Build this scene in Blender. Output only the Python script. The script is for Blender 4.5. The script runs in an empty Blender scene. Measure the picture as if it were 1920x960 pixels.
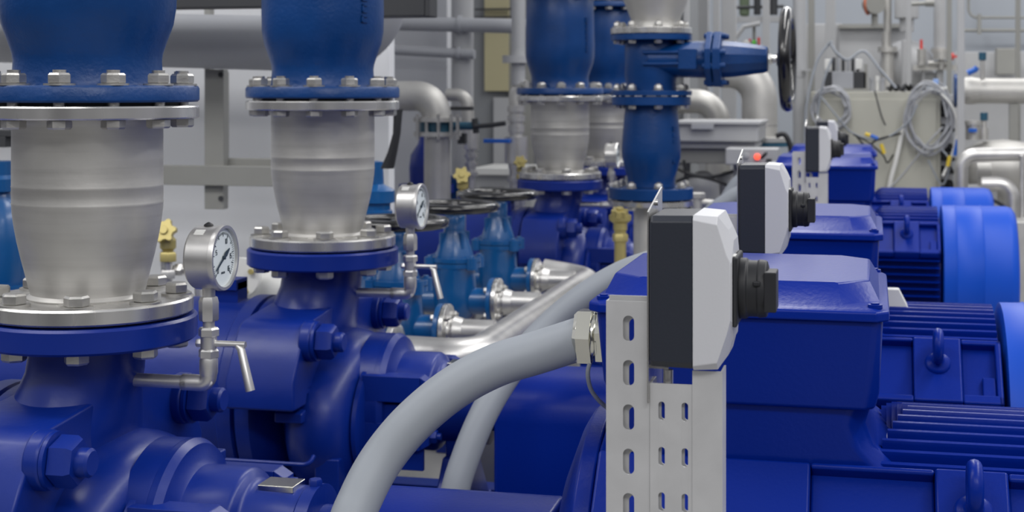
import bpy, bmesh, math, random
from mathutils import Vector, Matrix
random.seed(7)
R = math.radians
PI = math.pi
SC = bpy.context.scene
COL = SC.collection

# ------------------------------------------------------------------ camera
TH = math.atan(675 / 2800.0)          # the row runs along +Y, the camera looks to its left
HC = 1.8
FPX = 2800.0
cd = bpy.data.cameras.new('camera'); cam = bpy.data.objects.new('camera', cd); COL.objects.link(cam)
cam.location = (0, 0, HC); cam.rotation_euler = (PI / 2, 0, TH)
cd.sensor_width = 36; cd.lens = FPX / 1920 * 36
cd.shift_y = -(480 - 168) / 1920.0
cd.clip_start = 0.05; cd.clip_end = 60
cd.dof.use_dof = True; cd.dof.focus_distance = 2.45; cd.dof.aperture_fstop = 7.5
SC.camera = cam
SC.view_settings.view_transform = 'Standard'; SC.view_settings.look = 'None'
SC.view_settings.gamma = 1; SC.view_settings.use_curve_mapping = False
SC.view_settings.exposure = 0.0

# ------------------------------------------------------------------ world + lights
w = bpy.data.worlds.new('world'); SC.world = w; w.use_nodes = True
nt = w.node_tree; nt.nodes.clear()
wo = nt.nodes.new('ShaderNodeOutputWorld'); bg = nt.nodes.new('ShaderNodeBackground')
tc = nt.nodes.new('ShaderNodeTexCoord'); sx = nt.nodes.new('ShaderNodeSeparateXYZ')
def ramp(stops):
    r_ = nt.nodes.new('ShaderNodeValToRGB'); c = r_.color_ramp
    c.elements[0].position = stops[0][0]; c.elements[0].color = (*stops[0][1], 1)
    c.elements[1].position = stops[-1][0]; c.elements[1].color = (*stops[-1][1], 1)
    for p_, c_ in stops[1:-1]:
        e = c.elements.new(p_); e.color = (*c_, 1)
    return r_
def remap(sock):
    m_ = nt.nodes.new('ShaderNodeMapRange'); m_.inputs[1].default_value = -1; m_.inputs[2].default_value = 1
    nt.links.new(sock, m_.inputs[0]); return m_.outputs[0]
nt.links.new(tc.outputs['Generated'], sx.inputs[0])
# world gradient: bright ahead for lid reflections, added fill band high behind the camera
far = ramp([(0, (.03,.03,.035)), (.47, (.10,.10,.12)), (.54, (.42,.43,.47)), (.64, (.75,.76,.82)), (.82, (.32,.33,.36)), (1, (.30,.31,.34))])
near = ramp([(0, (.02,.02,.025)), (.48, (.045,.045,.055)), (.55, (.10,.10,.11)), (.62, (.64,.645,.66)), (.78, (.64,.645,.66)), (1, (.32,.33,.35))])
zz = remap(sx.outputs[2]); nt.links.new(zz, far.inputs[0]); nt.links.new(zz, near.inputs[0])
my = nt.nodes.new('ShaderNodeMapRange'); my.inputs[1].default_value = -.35; my.inputs[2].default_value = .75
nt.links.new(sx.outputs[1], my.inputs[0])
mixw = nt.nodes.new('ShaderNodeMix'); mixw.data_type = 'RGBA'
nt.links.new(my.outputs[0], mixw.inputs[0]); nt.links.new(near.outputs[0], mixw.inputs[6]); nt.links.new(far.outputs[0], mixw.inputs[7])
nt.links.new(mixw.outputs[2], bg.inputs[0]); nt.links.new(bg.outputs[0], wo.inputs[0])
bg.inputs[1].default_value = 1.0

def area(name, loc, size, power, rot=(0, 0, 0), col=(1, .99, .97)):
    l = bpy.data.lights.new(name, 'AREA'); l.shape = 'RECTANGLE'; l.size = size[0]; l.size_y = size[1]
    l.energy = power; l.color = col
    o = bpy.data.objects.new(name, l); COL.objects.link(o); o.location = loc; o.rotation_euler = rot
    return o
# hall strip lights overhead, then unseen fills added for walls and front faces
area('unseen_overhead_light', (2.4, 4.6, 5.0), (.5, 7), 190)
area('unseen_overhead_light', (-.4, 8.8, 5.0), (.5, 7), 130)
area('unseen_overhead_light', (-3.4, 2.2, 4.4), (4, .8), 90, (R(50), 0, 0))  # added fill, tilted to lift the left wall and spools
area('unseen_overhead_light', (1.4, 13.2, 4.9), (7, .5), 150)  # added to brighten the upper back wall that the lids reflect
area('unseen_overhead_light', (1.8, -1.6, 4.8), (3, .6), 90, (R(20), 0, 0))  # added fill behind the camera for the front faces
area('unseen_overhead_light', (-1.8, -1.2, 4.6), (3, .6), 40, (R(30), 0, 0))  # weaker fill added behind the camera on the left

# ------------------------------------------------------------------ materials
def mat(name, col, rough=.5, metal=0.0, coat=0.0, bump=0.0, bscale=60, var=0.0, vscale=4, streak=False, emit=0, spec=.5, aniso=0):
    m = bpy.data.materials.new(name); m.use_nodes = True
    n = m.node_tree.nodes; l = m.node_tree.links; b = n['Principled BSDF']
    b.inputs['Base Color'].default_value = (*col, 1); b.inputs['Roughness'].default_value = rough
    b.inputs['Metallic'].default_value = metal; b.inputs['Coat Weight'].default_value = coat
    b.inputs['Coat Roughness'].default_value = .18; b.inputs['Specular IOR Level'].default_value = spec
    if emit:
        b.inputs['Emission Color'].default_value = (*col, 1); b.inputs['Emission Strength'].default_value = emit
    t = n.new('ShaderNodeTexCoord')
    if var or streak:
        mp = n.new('ShaderNodeMapping'); l.new(t.outputs['Object'], mp.inputs[0])
        mp.inputs['Scale'].default_value = (1, 1, 1) if not streak else (1, 1, .03)
        no = n.new('ShaderNodeTexNoise'); no.inputs['Scale'].default_value = vscale; no.inputs['Detail'].default_value = 1 if streak else 5
        l.new(mp.outputs[0], no.inputs[0])
        r_ = n.new('ShaderNodeValToRGB'); r_.color_ramp.elements[0].position = .3; r_.color_ramp.elements[1].position = .7
        r_.color_ramp.elements[0].color = (*[c * (1 - var) for c in col], 1); r_.color_ramp.elements[1].color = (*[min(1, c * (1 + var * .6)) for c in col], 1)
        l.new(no.outputs[0], r_.inputs[0]); l.new(r_.outputs[0], b.inputs['Base Color'])
        mr = n.new('ShaderNodeMapRange'); dr = .03 if streak else .08; mr.inputs[3].default_value = max(.02, rough - dr); mr.inputs[4].default_value = rough + dr
        l.new(no.outputs[0], mr.inputs[0]); l.new(mr.outputs[0], b.inputs['Roughness'])
    if bump:
        nb = n.new('ShaderNodeTexNoise'); nb.inputs['Scale'].default_value = bscale; nb.inputs['Detail'].default_value = 3
        l.new(t.outputs['Object'], nb.inputs[0])
        bu = n.new('ShaderNodeBump'); bu.inputs['Strength'].default_value = bump; bu.inputs['Distance'].default_value = .004
        l.new(nb.outputs[0], bu.inputs['Height']); l.new(bu.outputs[0], b.inputs['Normal'])
    return m
PB = mat('pump_blue', (.002, .021, .225), .36, coat=.06, spec=.35, bump=.12, bscale=45, var=.12, vscale=6)
MBL = mat('motor_blue', (.0003, .018, .245), .33, coat=.0, spec=.18, bump=.10, bscale=120)
CWL = mat('lit_cowl_blue', (.0008, .068, .52), .46, spec=.3)  # brighter than the motor paint, with the cowls' reflected light in the colour
VB = mat('valve_blue', (.001, .042, .18), .36, coat=.05, spec=.35, bump=.25, bscale=90, var=.15, vscale=8)
GB = mat('gate_valve_blue', (.004, .085, .27), .3, coat=.4, bump=.2, bscale=70, var=.1)
ST = mat('machined_steel', (.74, .73, .71), .27, .88, var=.22, vscale=16, streak=True)
SP = mat('pickled_steel', (.56, .55, .53), .50, .72, bump=.12, bscale=40, var=.16, vscale=5)
BR = mat('brushed_steel', (.66, .65, .64), .38, .88, var=.1, vscale=12)
NK = mat('nickel', (.72, .71, .64), .18, 1.0)
ZN = mat('zinc_bolt', (.55, .54, .52), .36, .9, bump=.1, bscale=200, var=.15, vscale=30)
GV = mat('galvanised_channel', (.60, .60, .61), .42, .35, var=.08, vscale=14)
GP = mat('grey_paint', (.36, .37, .40), .55)
GPL = mat('light_grey_paint', (.42, .425, .44), .5, var=.05)
GPM = mat('mid_grey_frame', (.30, .30, .285), .5, .2, var=.06)
DK = mat('dark_grey', (.035, .037, .042), .55)
BK = mat('gloss_black', (.006, .006, .008), .16, coat=.6)
BKM = mat('matt_black_plastic', (.018, .019, .023), .52, spec=.4)
CBK = mat('switch_base_charcoal', (.018, .022, .034), .45, bump=.05, bscale=300)
CWH = mat('switch_cover_grey_white', (.56, .565, .60), .42, bump=.04, bscale=300)
CAB = mat('cable_grey', (.30, .325, .365), .5, bump=.03, bscale=30)
BRS = mat('brass', (.50, .42, .17), .40, .6)
CBG = mat('cabinet_beige', (.46, .455, .40), .6, var=.04)
YEL = mat('yellow_plastic', (.75, .55, .05), .4)
REDM = mat('red_plastic', (.7, .04, .03), .35)
LAMP = mat('red_lamp', (1, .09, .05), .3, emit=1.6)
GRN = mat('green_tag', (.12, .65, .05), .5)
DIAL = mat('gauge_dial', (.72, .78, .80), .45)
INK = mat('gauge_ink', (.02, .04, .06), .5)
WHT = mat('white_plastic', (.72, .72, .70), .4)
BLP = mat('blue_plastic', (.01, .12, .55), .35)
WALL = mat('wall_paint', (.74, .75, .78), .7, var=.06, vscale=.8)
WALLB = mat('back_wall_paint', (.40, .43, .48), .75, var=.05, vscale=.5)
WALLD = mat('panel_grey', (.24, .25, .265), .7)
YP = mat('yellowed_panel', (.46, .42, .26), .6)
FLR = mat('floor_concrete', (.36, .355, .34), .55, bump=.15, bscale=30, var=.12, vscale=2)
TEAL = mat('butterfly_teal', (.02, .09, .15), .4)

# spool steel: weld heat bands as a real surface stain along the height
def spool_mat():
    m = SP.copy(); m.name = 'spool_steel'
    n = m.node_tree.nodes; l = m.node_tree.links; b = n['Principled BSDF']
    src = b.inputs['Base Color'].links[0].from_socket
    t = n.new('ShaderNodeTexCoord'); mp = n.new('ShaderNodeMapping'); mp.inputs['Scale'].default_value = (1.2, 1.2, 26)
    l.new(t.outputs['Object'], mp.inputs[0])
    no = n.new('ShaderNodeTexNoise'); no.inputs['Scale'].default_value = 1.0; no.inputs['Detail'].default_value = 6
    l.new(mp.outputs[0], no.inputs[0])
    r_ = n.new('ShaderNodeValToRGB'); r_.color_ramp.elements[0].position = .36; r_.color_ramp.elements[1].position = .55
    r_.color_ramp.elements[0].color = (.66, .65, .66, 1); r_.color_ramp.elements[1].color = (1, 1, 1, 1)
    l.new(no.outputs[0], r_.inputs[0])
    mx = n.new('ShaderNodeMix'); mx.data_type = 'RGBA'; mx.blend_type = 'MULTIPLY'; mx.inputs[0].default_value = .55
    l.new(src, mx.inputs[6]); l.new(r_.outputs[0], mx.inputs[7]); l.new(mx.outputs[2], b.inputs['Base Color'])
    return m
SPL = spool_mat()

# ------------------------------------------------------------------ helpers
def zb(b): return HC - b               # height from "metres below the lens"
def P(px, py, Y):                      # point on the plane Y seen at the pixel
    a = math.atan((px - 960) / FPX) - TH
    X = Y * math.tan(a)
    zc = -X * math.sin(TH) + Y * math.cos(TH)
    return Vector((X, Y, HC - (py - 168) * zc / FPX))
def sc_at(p): return FPX / (-p.x * math.sin(TH) + p.y * math.cos(TH))     # px per metre
def AX(axis):
    z = Vector(axis).normalized()
    return z.to_track_quat('Z', 'Y').to_matrix().to_4x4()

class MB:
    def __init__(s): s.bm = bmesh.new()
    def _add(s, vs, fs):
        v = [s.bm.verts.new(p) for p in vs]
        for f in fs:
            try: s.bm.faces.new([v[i] for i in f])
            except ValueError: pass
        return s
    def box(s, a, b, mx=None):
        (x0, y0, z0), (x1, y1, z1) = a, b
        x0, x1 = min(x0, x1), max(x0, x1); y0, y1 = min(y0, y1), max(y0, y1); z0, z1 = min(z0, z1), max(z0, z1)
        vs = [Vector(p) for p in ((x0,y0,z0),(x1,y0,z0),(x1,y1,z0),(x0,y1,z0),(x0,y0,z1),(x1,y0,z1),(x1,y1,z1),(x0,y1,z1))]
        if mx: vs = [mx @ v for v in vs]
        return s._add(vs, [(0,3,2,1),(4,5,6,7),(0,1,5,4),(1,2,6,5),(2,3,7,6),(3,0,4,7)])
    def lathe(s, prof, o=(0,0,0), axis=(0,0,1), seg=48, a0=0, a1=2*PI, caps=True):
        mx = Matrix.Translation(o) @ AX(axis)
        full = abs(a1 - a0 - 2*PI) < 1e-6
        n = seg if full else seg + 1
        rings = []
        for r, z in prof:
            if r < 1e-6: rings.append([s.bm.verts.new(mx @ Vector((0,0,z)))])
            else: rings.append([s.bm.verts.new(mx @ Vector((r*math.cos(a0+(a1-a0)*i/seg), r*math.sin(a0+(a1-a0)*i/seg), z))) for i in range(n)])
        for A, B in zip(rings, rings[1:]):
            m = seg
            for i in range(m):
                j = (i+1) % n
                if len(A) == 1 and len(B) == 1: continue
                if len(A) == 1: f = [A[0], B[j], B[i]]
                elif len(B) == 1: f = [A[i], A[j], B[0]]
                else: f = [A[i], A[j], B[j], B[i]]
                try: s.bm.faces.new(f)
                except ValueError: pass
        if caps and full:
            if len(rings[0]) > 1: s.bm.faces.new(list(reversed(rings[0])))
            if len(rings[-1]) > 1: s.bm.faces.new(rings[-1])
        return s
    def cyl(s, o, axis, r, h, seg=32, r2=None):
        return s.lathe([(r, 0), (r if r2 is None else r2, h)], o, axis, seg)
    def ring(s, o, axis, ro, ri, h, seg=48):
        return s.lathe([(ri,0),(ro,0),(ro,h),(ri,h),(ri,0)], o, axis, seg, caps=False)
    def prism(s, poly, mx, d):          # poly in local XY, extruded along local Z
        n = len(poly)
        vs = [mx @ Vector((x, y, 0)) for x, y in poly] + [mx @ Vector((x, y, d)) for x, y in poly]
        fs = [tuple(reversed(range(n))), tuple(range(n, 2*n))] + [(i, (i+1) % n, n+(i+1) % n, n+i) for i in range(n)]
        return s._add(vs, fs)
    def yz(s, poly, x0, x1):            # poly of (y,z) extruded along X
        n = len(poly)
        vs = [Vector((x0, y, z)) for y, z in poly] + [Vector((x1, y, z)) for y, z in poly]
        fs = [tuple(range(n)), tuple(reversed(range(n, 2*n)))] + [(i, n+i, n+(i+1) % n, (i+1) % n) for i in range(n)]
        return s._add(vs, fs)
    def xz(s, poly, y0, y1):
        n = len(poly)
        vs = [Vector((x, y0, z)) for x, z in poly] + [Vector((x, y1, z)) for x, z in poly]
        fs = [tuple(range(n)), tuple(reversed(range(n, 2*n)))] + [(i, n+i, n+(i+1) % n, (i+1) % n) for i in range(n)]
        return s._add(vs, fs)
    def hexa(s, o, axis, r, h, rot=0):
        mx = Matrix.Translation(o) @ AX(axis) @ Matrix.Rotation(rot, 4, 'Z')
        c = .9
        rr = [(r*c, 0), (r, h*.08), (r, h*.8), (r*.86, h)]
        rings = [[mx @ Vector((q*math.cos(k*PI/3), q*math.sin(k*PI/3), z)) for k in range(6)] for q, z in rr]
        vs = [p for rg in rings for p in rg]; fs = []
        for a in range(3):
            for k in range(6): fs.append((a*6+k, a*6+(k+1) % 6, a*6+6+(k+1) % 6, a*6+6+k))
        fs += [tuple(reversed(range(6))), tuple(range(18, 24))]
        return s._add(vs, fs)
    def loft(s, rings, close=True, cap=True):   # rings of equal point counts
        n = len(rings[0]); V = [[s.bm.verts.new(p) for p in rg] for rg in rings]
        for A, B in zip(V, V[1:]):
            for i in range(n if close else n-1):
                j = (i+1) % n; s.bm.faces.new([A[i], A[j], B[j], B[i]])
        if cap: s.bm.faces.new(list(reversed(V[0]))); s.bm.faces.new(V[-1])
        return s
    def tube(s, pts, r, seg=16, smooth=0, radii=None, closed=False):
        pts = [Vector(p) for p in pts]
        if smooth:
            out = []; n = len(pts)
            for i in range(n-1 if not closed else n):
                p0 = pts[i-1] if (i > 0 or closed) else pts[0]*2-pts[1]
                p1 = pts[i]; p2 = pts[(i+1) % n]
                p3 = pts[(i+2) % n] if (i+2 < n or closed) else p2*2-p1
                for k in range(smooth):
                    t = k/smooth
                    out.append(.5*((2*p1)+(-p0+p2)*t+(2*p0-5*p1+4*p2-p3)*t*t+(-p0+3*p1-3*p2+p3)*t**3))
            if not closed: out.append(pts[-1])
            pts = out
        n = len(pts)
        def tan(i):
            if closed: return (pts[(i+1) % n]-pts[i-1]).normalized()
            return (pts[min(i+1, n-1)]-pts[max(i-1, 0)]).normalized()
        t0 = tan(0); up = Vector((0,0,1)) if abs(t0.z) < .9 else Vector((1,0,0))
        nrm = t0.cross(up).normalized(); rings = []
        for i, p in enumerate(pts):
            t = tan(i); nrm = (nrm - t*nrm.dot(t)).normalized(); b = t.cross(nrm)
            rr = r if radii is None else radii[0]+(radii[1]-radii[0])*i/(n-1)
            rings.append([p+nrm*rr*math.cos(2*PI*k/seg)+b*rr*math.sin(2*PI*k/seg) for k in range(seg)])
        if closed:
            V = [[s.bm.verts.new(p) for p in rg] for rg in rings]
            for i in range(n):
                A, B = V[i], V[(i+1) % n]
                for k in range(seg): s.bm.faces.new([A[k], A[(k+1) % seg], B[(k+1) % seg], B[k]])
            return s
        return s.loft(rings)
    def torus(s, o, axis, R_, r, seg=40, ts=14):
        mx = Matrix.Translation(o) @ AX(axis)
        return s.tube([mx @ Vector((R_*math.cos(2*PI*i/seg), R_*math.sin(2*PI*i/seg), 0)) for i in range(seg)], r, ts, closed=True)

def arc(p0, corner, p1, r, n=8):       # points of a bend p0-corner-p1 with radius r
    p0, corner, p1 = Vector(p0), Vector(corner), Vector(p1)
    u = (p0-corner).normalized(); v = (p1-corner).normalized()
    ang = u.angle(v); d = r/math.tan(ang/2); c = corner+(u+v).normalized()*(r/math.sin(ang/2))
    a = corner+u*d-c; b = corner+v*d-c; out = []
    tot = a.angle(b); ax = a.cross(b).normalized()
    for i in range(n+1): out.append(c+Matrix.Rotation(tot*i/n, 3, ax) @ a)
    return out
def bend(pts, r, n=8):
    pts = [Vector(p) for p in pts]; out = [pts[0]]
    for i in range(1, len(pts)-1): out += arc(pts[i-1], pts[i], pts[i+1], r, n)
    return out+[pts[-1]]

def wloc(o):
    v = Vector((0,0,0))
    while o is not None: v += o.location; o = o.parent
    return v
def obj(name, mb, m, parent=None, loc=None, bevel=0, smooth=35, label=None, bseg=2):
    me = bpy.data.meshes.new(name); bm = mb.bm
    bmesh.ops.recalc_face_normals(bm, faces=bm.faces)
    base = wloc(parent) if parent else Vector((0,0,0))
    L = Vector(loc) if loc is not None else base
    bm.transform(Matrix.Translation(-L)); bm.to_mesh(me); bm.free()
    for p in me.polygons: p.use_smooth = True
    me.set_sharp_from_angle(angle=R(smooth))
    me.materials.append(m)
    o = bpy.data.objects.new(name, me); COL.objects.link(o); o.location = L-base
    if parent: o.parent = parent
    if bevel:
        b = o.modifiers.new('bevel', 'BEVEL'); b.width = bevel; b.segments = bseg; b.limit_method = 'ANGLE'; b.angle_limit = R(40); b.harden_normals = True
    if label: o['label'] = label
    return o
def thing(name, label, cat, loc, group=None):
    o = bpy.data.objects.new(name, None); COL.objects.link(o); o.location = loc; o.empty_display_size = .1
    tag(o, label, cat, group); return o
def tag(o, label, cat, group=None, kind=None):
    o['label'] = label; o['category'] = cat
    if group: o['group'] = group
    if kind: o['kind'] = kind
    return o
def struct(name, mb, m, **k):
    o = obj(name, mb, m, **k); o['kind'] = 'structure'; return o
def rep(o, loc, parent):               # a repeated part sharing the mesh
    c = o.copy(); COL.objects.link(c); c.parent = parent; c.location = loc; return c
def copy_tree(o, parent=None):
    c = o.copy(); COL.objects.link(c); c.parent = parent
    for ch in [x for x in bpy.data.objects if x.parent == o]: copy_tree(ch, c)
    return c
def dup(o, dy, label):
    c = copy_tree(o); c.location = o.location+Vector((0, dy, 0)); c['label'] = label; return c
def solo(name, mb, m, label, cat, loc, group=None, **k):
    return tag(obj(name, mb, m, loc=loc, **k), label, cat, group)

UY = [2.76, 4.10, 7.50, 8.87]          # where each pump set stands
RX = -1.555                            # riser line
AZ = zb(.89)                           # shaft height
Y0 = UY[0]

# ------------------------------------------------------------------ structure
struct('floor', MB().box((-9, -3, -.1), (9, 16.2, 0)), FLR)
struct('wall_back', MB().box((-9, 16, 0), (9, 16.15, 5.5)), WALLB)
struct('wall_left', MB().box((-6, 6.30, 0), (-2.08, 6.38, 5.2)), WALL)
pm = MB().box((-4.2, 9.1, 0), (P(838,0,9.1).x, 9.2, 5.2))
struct('wall_partition', pm, mat('partition_paint', (.56, .57, .60), .7))

# ------------------------------------------------------------------ bolts
def flange_bolt(name, top, bot, r, parent, cx, cy, ztop, zbot, ang, R_, stud=True):
    """one bolt through a flange pair: hex above with washer, hex below"""
    x, y = cx+R_*math.sin(ang), cy-R_*math.cos(ang)
    b = MB()
    b.cyl((x, y, ztop), (0,0,1), r*1.28, .004, 20)
    b.hexa((x, y, ztop+.004), (0,0,1), r, top, ang*3+.3)
    if stud: b.cyl((x, y, ztop+.004+top-.002), (0,0,1), r*.55, .008, 16)
    b.cyl((x, y, zbot-.004), (0,0,1), r*.55, ztop-zbot+.004, 12)
    b.hexa((x, y, zbot), (0,0,-1), r, bot, ang*2+.1)
    return obj(name, b, ZN, parent)
def bolts(parent, n, phase, R_, cx, cy, ztop, zbot, r=.023, top=.022, bot=.020, stud=True):
    for k in range(n):
        flange_bolt('bolt', top, bot, r, parent, cx, cy, ztop, zbot, R(phase)+2*PI*k/n, R_, stud)

# ------------------------------------------------------------------ pump set
def make_pump():
    t = thing('centrifugal_pump', '', 'pump', (RX, Y0, 0), 'blue pumps standing in a row')
    Y = Y0
    # casing: volute + back casing + nozzle neck, one casting
    c = MB()
    c.lathe([(.02, -1.72), (.262, -1.72), (.285, -1.705), (.285, -1.665), (.25, -1.64), (.20, -1.60), (.02, -1.60)], (0, Y, AZ), (1,0,0), 96)
    nv = len(c.bm.verts); prof = [(.02, -1.62), (.17, -1.60)]
    for k in range(17):
        a = PI-PI*k/16
        prof.append((.20+.078*math.sin(PI*k/16), -1.478+.095*math.cos(a)))
    prof += [(.212, -1.385), (.222, -1.380), (.222, -1.368), (.212, -1.362), (.02, -1.36)]
    c.lathe(prof, (0, Y, AZ), (1,0,0), 96)
    c.bm.verts.ensure_lookup_table()
    for v in c.bm.verts[nv:]:        # the volute is wider than it is high
        v.co.y = Y+(v.co.y-Y)*1.13; v.co.z = AZ-.045+(v.co.z-AZ)*.86
    c.lathe([(.02,-1.40),(.187,-1.40),(.187,-1.345),(.02,-1.345)], (0, Y, AZ), (1,0,0), 72)
    rings = []
    for b_, cx, rx, ry in ((.50, -1.555, .118, .118), (.53, -1.556, .116, .116), (.57, -1.561, .117, .120), (.61, -1.573, .121, .135), (.65, -1.588, .129, .168), (.69, -1.604, .137, .203), (.74, -1.612, .135, .232), (.80, -1.60, .13, .24), (.89, -1.58, .12, .22)):
        rings.append([Vector((cx+rx*math.cos(2*PI*k/64), Y+ry*math.sin(2*PI*k/64), zb(b_))) for k in range(64)])
    c.loft(rings)
    obj('casing', c, PB, t, smooth=50)
    # discharge flange
    obj('discharge_flange', MB().lathe([(.05,0),(.213,0),(.219,.005),(.219,.045),(.213,.050),(.05,.050)], (RX, Y, zb(.508)), (0,0,1), 96), PB, t)
    # suction barrel to the left
    s = MB(); s.lathe([(.05,0),(.26,0),(.285,.01),(.285,.05),(.272,.06),(.272,.98),(.25,1.0),(.05,1.0)], (-1.71, Y, AZ), (-1,0,0), 72)
    s.box((-1.88, Y-.05, AZ+.26), (-1.80, Y+.02, AZ+.325)); s.box((-1.93, Y-.06, AZ+.305), (-1.80, Y+.02, AZ+.335))
    obj('suction_barrel', s, PB, t, smooth=40)
    # clamp arms with big hex bolts
    for sg in (-1, 1):
        a = MB()
        pl = [(.06,.612),(.25,.630),(.285,.636),(.312,.652),(.395,.778),(.395,.855),(.30,.855),(.285,.815),(.262,.815),(.25,.852),(.14,.90),(.06,.90)]
        a.yz([(Y+sg*y, zb(z)) for y, z in pl], -1.685, -1.488)
        a.cyl((-1.50, Y+sg*.285, zb(.683)), (1,0,0), .056, .035, 40)
        obj('clamp_arm', a, PB, t, bevel=.008)
        bo = MB()
        bo.cyl((-1.465, Y+sg*.285, zb(.683)), (1,0,0), .054, .008, 32)
        bo.hexa((-1.458, Y+sg*.285, zb(.683)), (1,0,0), .048, .048, .3)
        bo.lathe([(.027,0),(.027,.022),(.022,.027),(0,.027)], (-1.412, Y+sg*.285, zb(.683)), (1,0,0), 24)
        obj('clamp_bolt', bo, PB, t)
        # lower lug with a hooked notch
        lg = MB().yz([(Y+sg*y, zb(z)) for y, z in [(.19,.80),(.33,.80),(.33,.825),(.27,.83),(.262,.86),(.33,.872),(.33,.90),(.19,.90)]], *((-1.50, -1.40) if sg > 0 else (-1.57, -1.49)))
        obj('lug', lg, PB, t, bevel=.005)
        lg2 = MB().box((-1.47, Y+sg*.20, zb(1.0)), (-1.40, Y+sg*.29, zb(1.10)))
        obj('lug', lg2, PB, t, bevel=.005)
    # bearing bracket
    b = MB()
    b.lathe([(.02,-1.36),(.185,-1.36),(.185,-1.355),(.188,-1.33),(.178,-1.315),(.150,-1.31),(.138,-1.30),(.138,-1.205),(.132,-1.195),(.120,-1.19),
             (.112,-1.18),(.108,-1.08),(.114,-1.075),(.114,-1.05),(.075,-1.045),(.075,-1.02),(.03,-1.02)], (0, Y, AZ), (1,0,0), 72)
    obj('bearing_bracket', b, PB, t, smooth=40)
    for sy in (-1, 1):
        for sz in (1, -1):
            l = MB().box((-1.37, Y+sy*.125, AZ+sz*.03), (-1.205, Y+sy*.185, AZ+sz*.10))
            l.xz([(-1.205, AZ+sz*.03), (-1.18, AZ+sz*.045), (-1.18, AZ+sz*.085), (-1.205, AZ+sz*.10)], Y+sy*.13, Y+sy*.18)
            l.hexa((-1.182, Y+sy*.155, AZ+sz*.065), (1,0,0), .019, .02); l.cyl((-1.165, Y+sy*.155, AZ+sz*.065), (1,0,0), .01, .014, 12)
            obj('bracket_lug', l, PB, t, bevel=.006)
    # inspection plates and studs on the lantern sides
    for sy in (-1, 1):
        p = MB().box((-1.335, Y+sy*.15, AZ-.16), (-1.20, Y+sy*.165, AZ+.02))
        p.cyl((-1.30, Y+sy*.165, AZ-.09), (0,sy,0), .022, .018, 20); p.hexa((-1.30, Y+sy*.18, AZ-.09), (0,sy,0), .016, .012)
        obj('cover_plate', p, PB, t, bevel=.004)
    obj('name_plate', MB().yz([(Y-.035, AZ+.103), (Y+.03, AZ+.103), (Y+.03, AZ+.1165), (Y-.035, AZ+.1165)], -1.17, -1.095), NK, t, bevel=.002, label='bright blank metal plate')
    obj('oil_plug', MB().hexa((-1.062, Y, AZ+.112), (0,0,1), .014, .014).cyl((-1.062, Y, AZ+.105), (0,0,1), .009, .014, 12), PB, t)
    obj('shaft', MB().cyl((-1.03, Y, AZ), (1,0,0), .035, .06, 24), ST, t)
    obj('flush_line', MB().tube(bend([(-1.45, Y-.345, zb(.98)), (-1.45, Y-.38, zb(.995)), (-1.9, Y-.38, zb(.995)), (-1.9, Y-.29, zb(.96))], .02, 5), .006, 8), PB, t)
    for sx_ in (-1.62, -1.14):
        f = MB().yz([(Y-.22, zb(1.2)), (Y-.08, zb(1.03)), (Y+.08, zb(1.03)), (Y+.22, zb(1.2))], sx_-.03, sx_+.03)
        if sx_ == -1.14: f.box((sx_-.03, Y-.05, zb(1.04)), (sx_+.03, Y+.05, AZ-.09))
        else: f.box((sx_-.03, Y-.08, zb(1.04)), (sx_+.03, Y+.08, AZ-.02))
        obj('foot', f, PB, t, bevel=.006)
    return t
pump = make_pump()
PL = ['deep blue pump at the lower left under the largest grey spool',
      'deep blue pump left of the grey cables, under the second grey spool',
      'deep blue pump behind the three gate valves, third of the row',
      'deep blue pump farthest of the row, half hidden behind the gate valve riser']
pump['label'] = PL[0]
for i in (1, 2, 3): pk = dup(pump, UY[i]-Y0, PL[i])
for ch in [o for o in bpy.data.objects if o.parent == pk and o.name.startswith('suction_barrel')]: bpy.data.objects.remove(ch)

def make_base():
    b = MB(); Y = Y0
    b.box((-2.0, Y-.33, zb(1.34)), (.32, Y-.24, zb(1.2))); b.box((-2.0, Y+.24, zb(1.34)), (.32, Y+.33, zb(1.2)))
    for x in (-2.0, -1.2, -.3, .20): b.box((x, Y-.25, zb(1.32)), (x+.09, Y+.25, zb(1.2)))
    b.box((-2.1, Y-.4, 0), (.85, Y+.4, zb(1.34)))
    return solo('base_frame', b, PB, '', 'base', (-.6, Y, 0), 'base frames under the pump sets', bevel=.006)
bf = make_base(); BL = ['nearest', 'second', 'third', 'farthest']
bf['label'] = 'blue base frame under the nearest pump and motor'
for i in (1, 2, 3): dup(bf, UY[i]-Y0, 'blue base frame under the %s pump and motor of the row' % BL[i])

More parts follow.
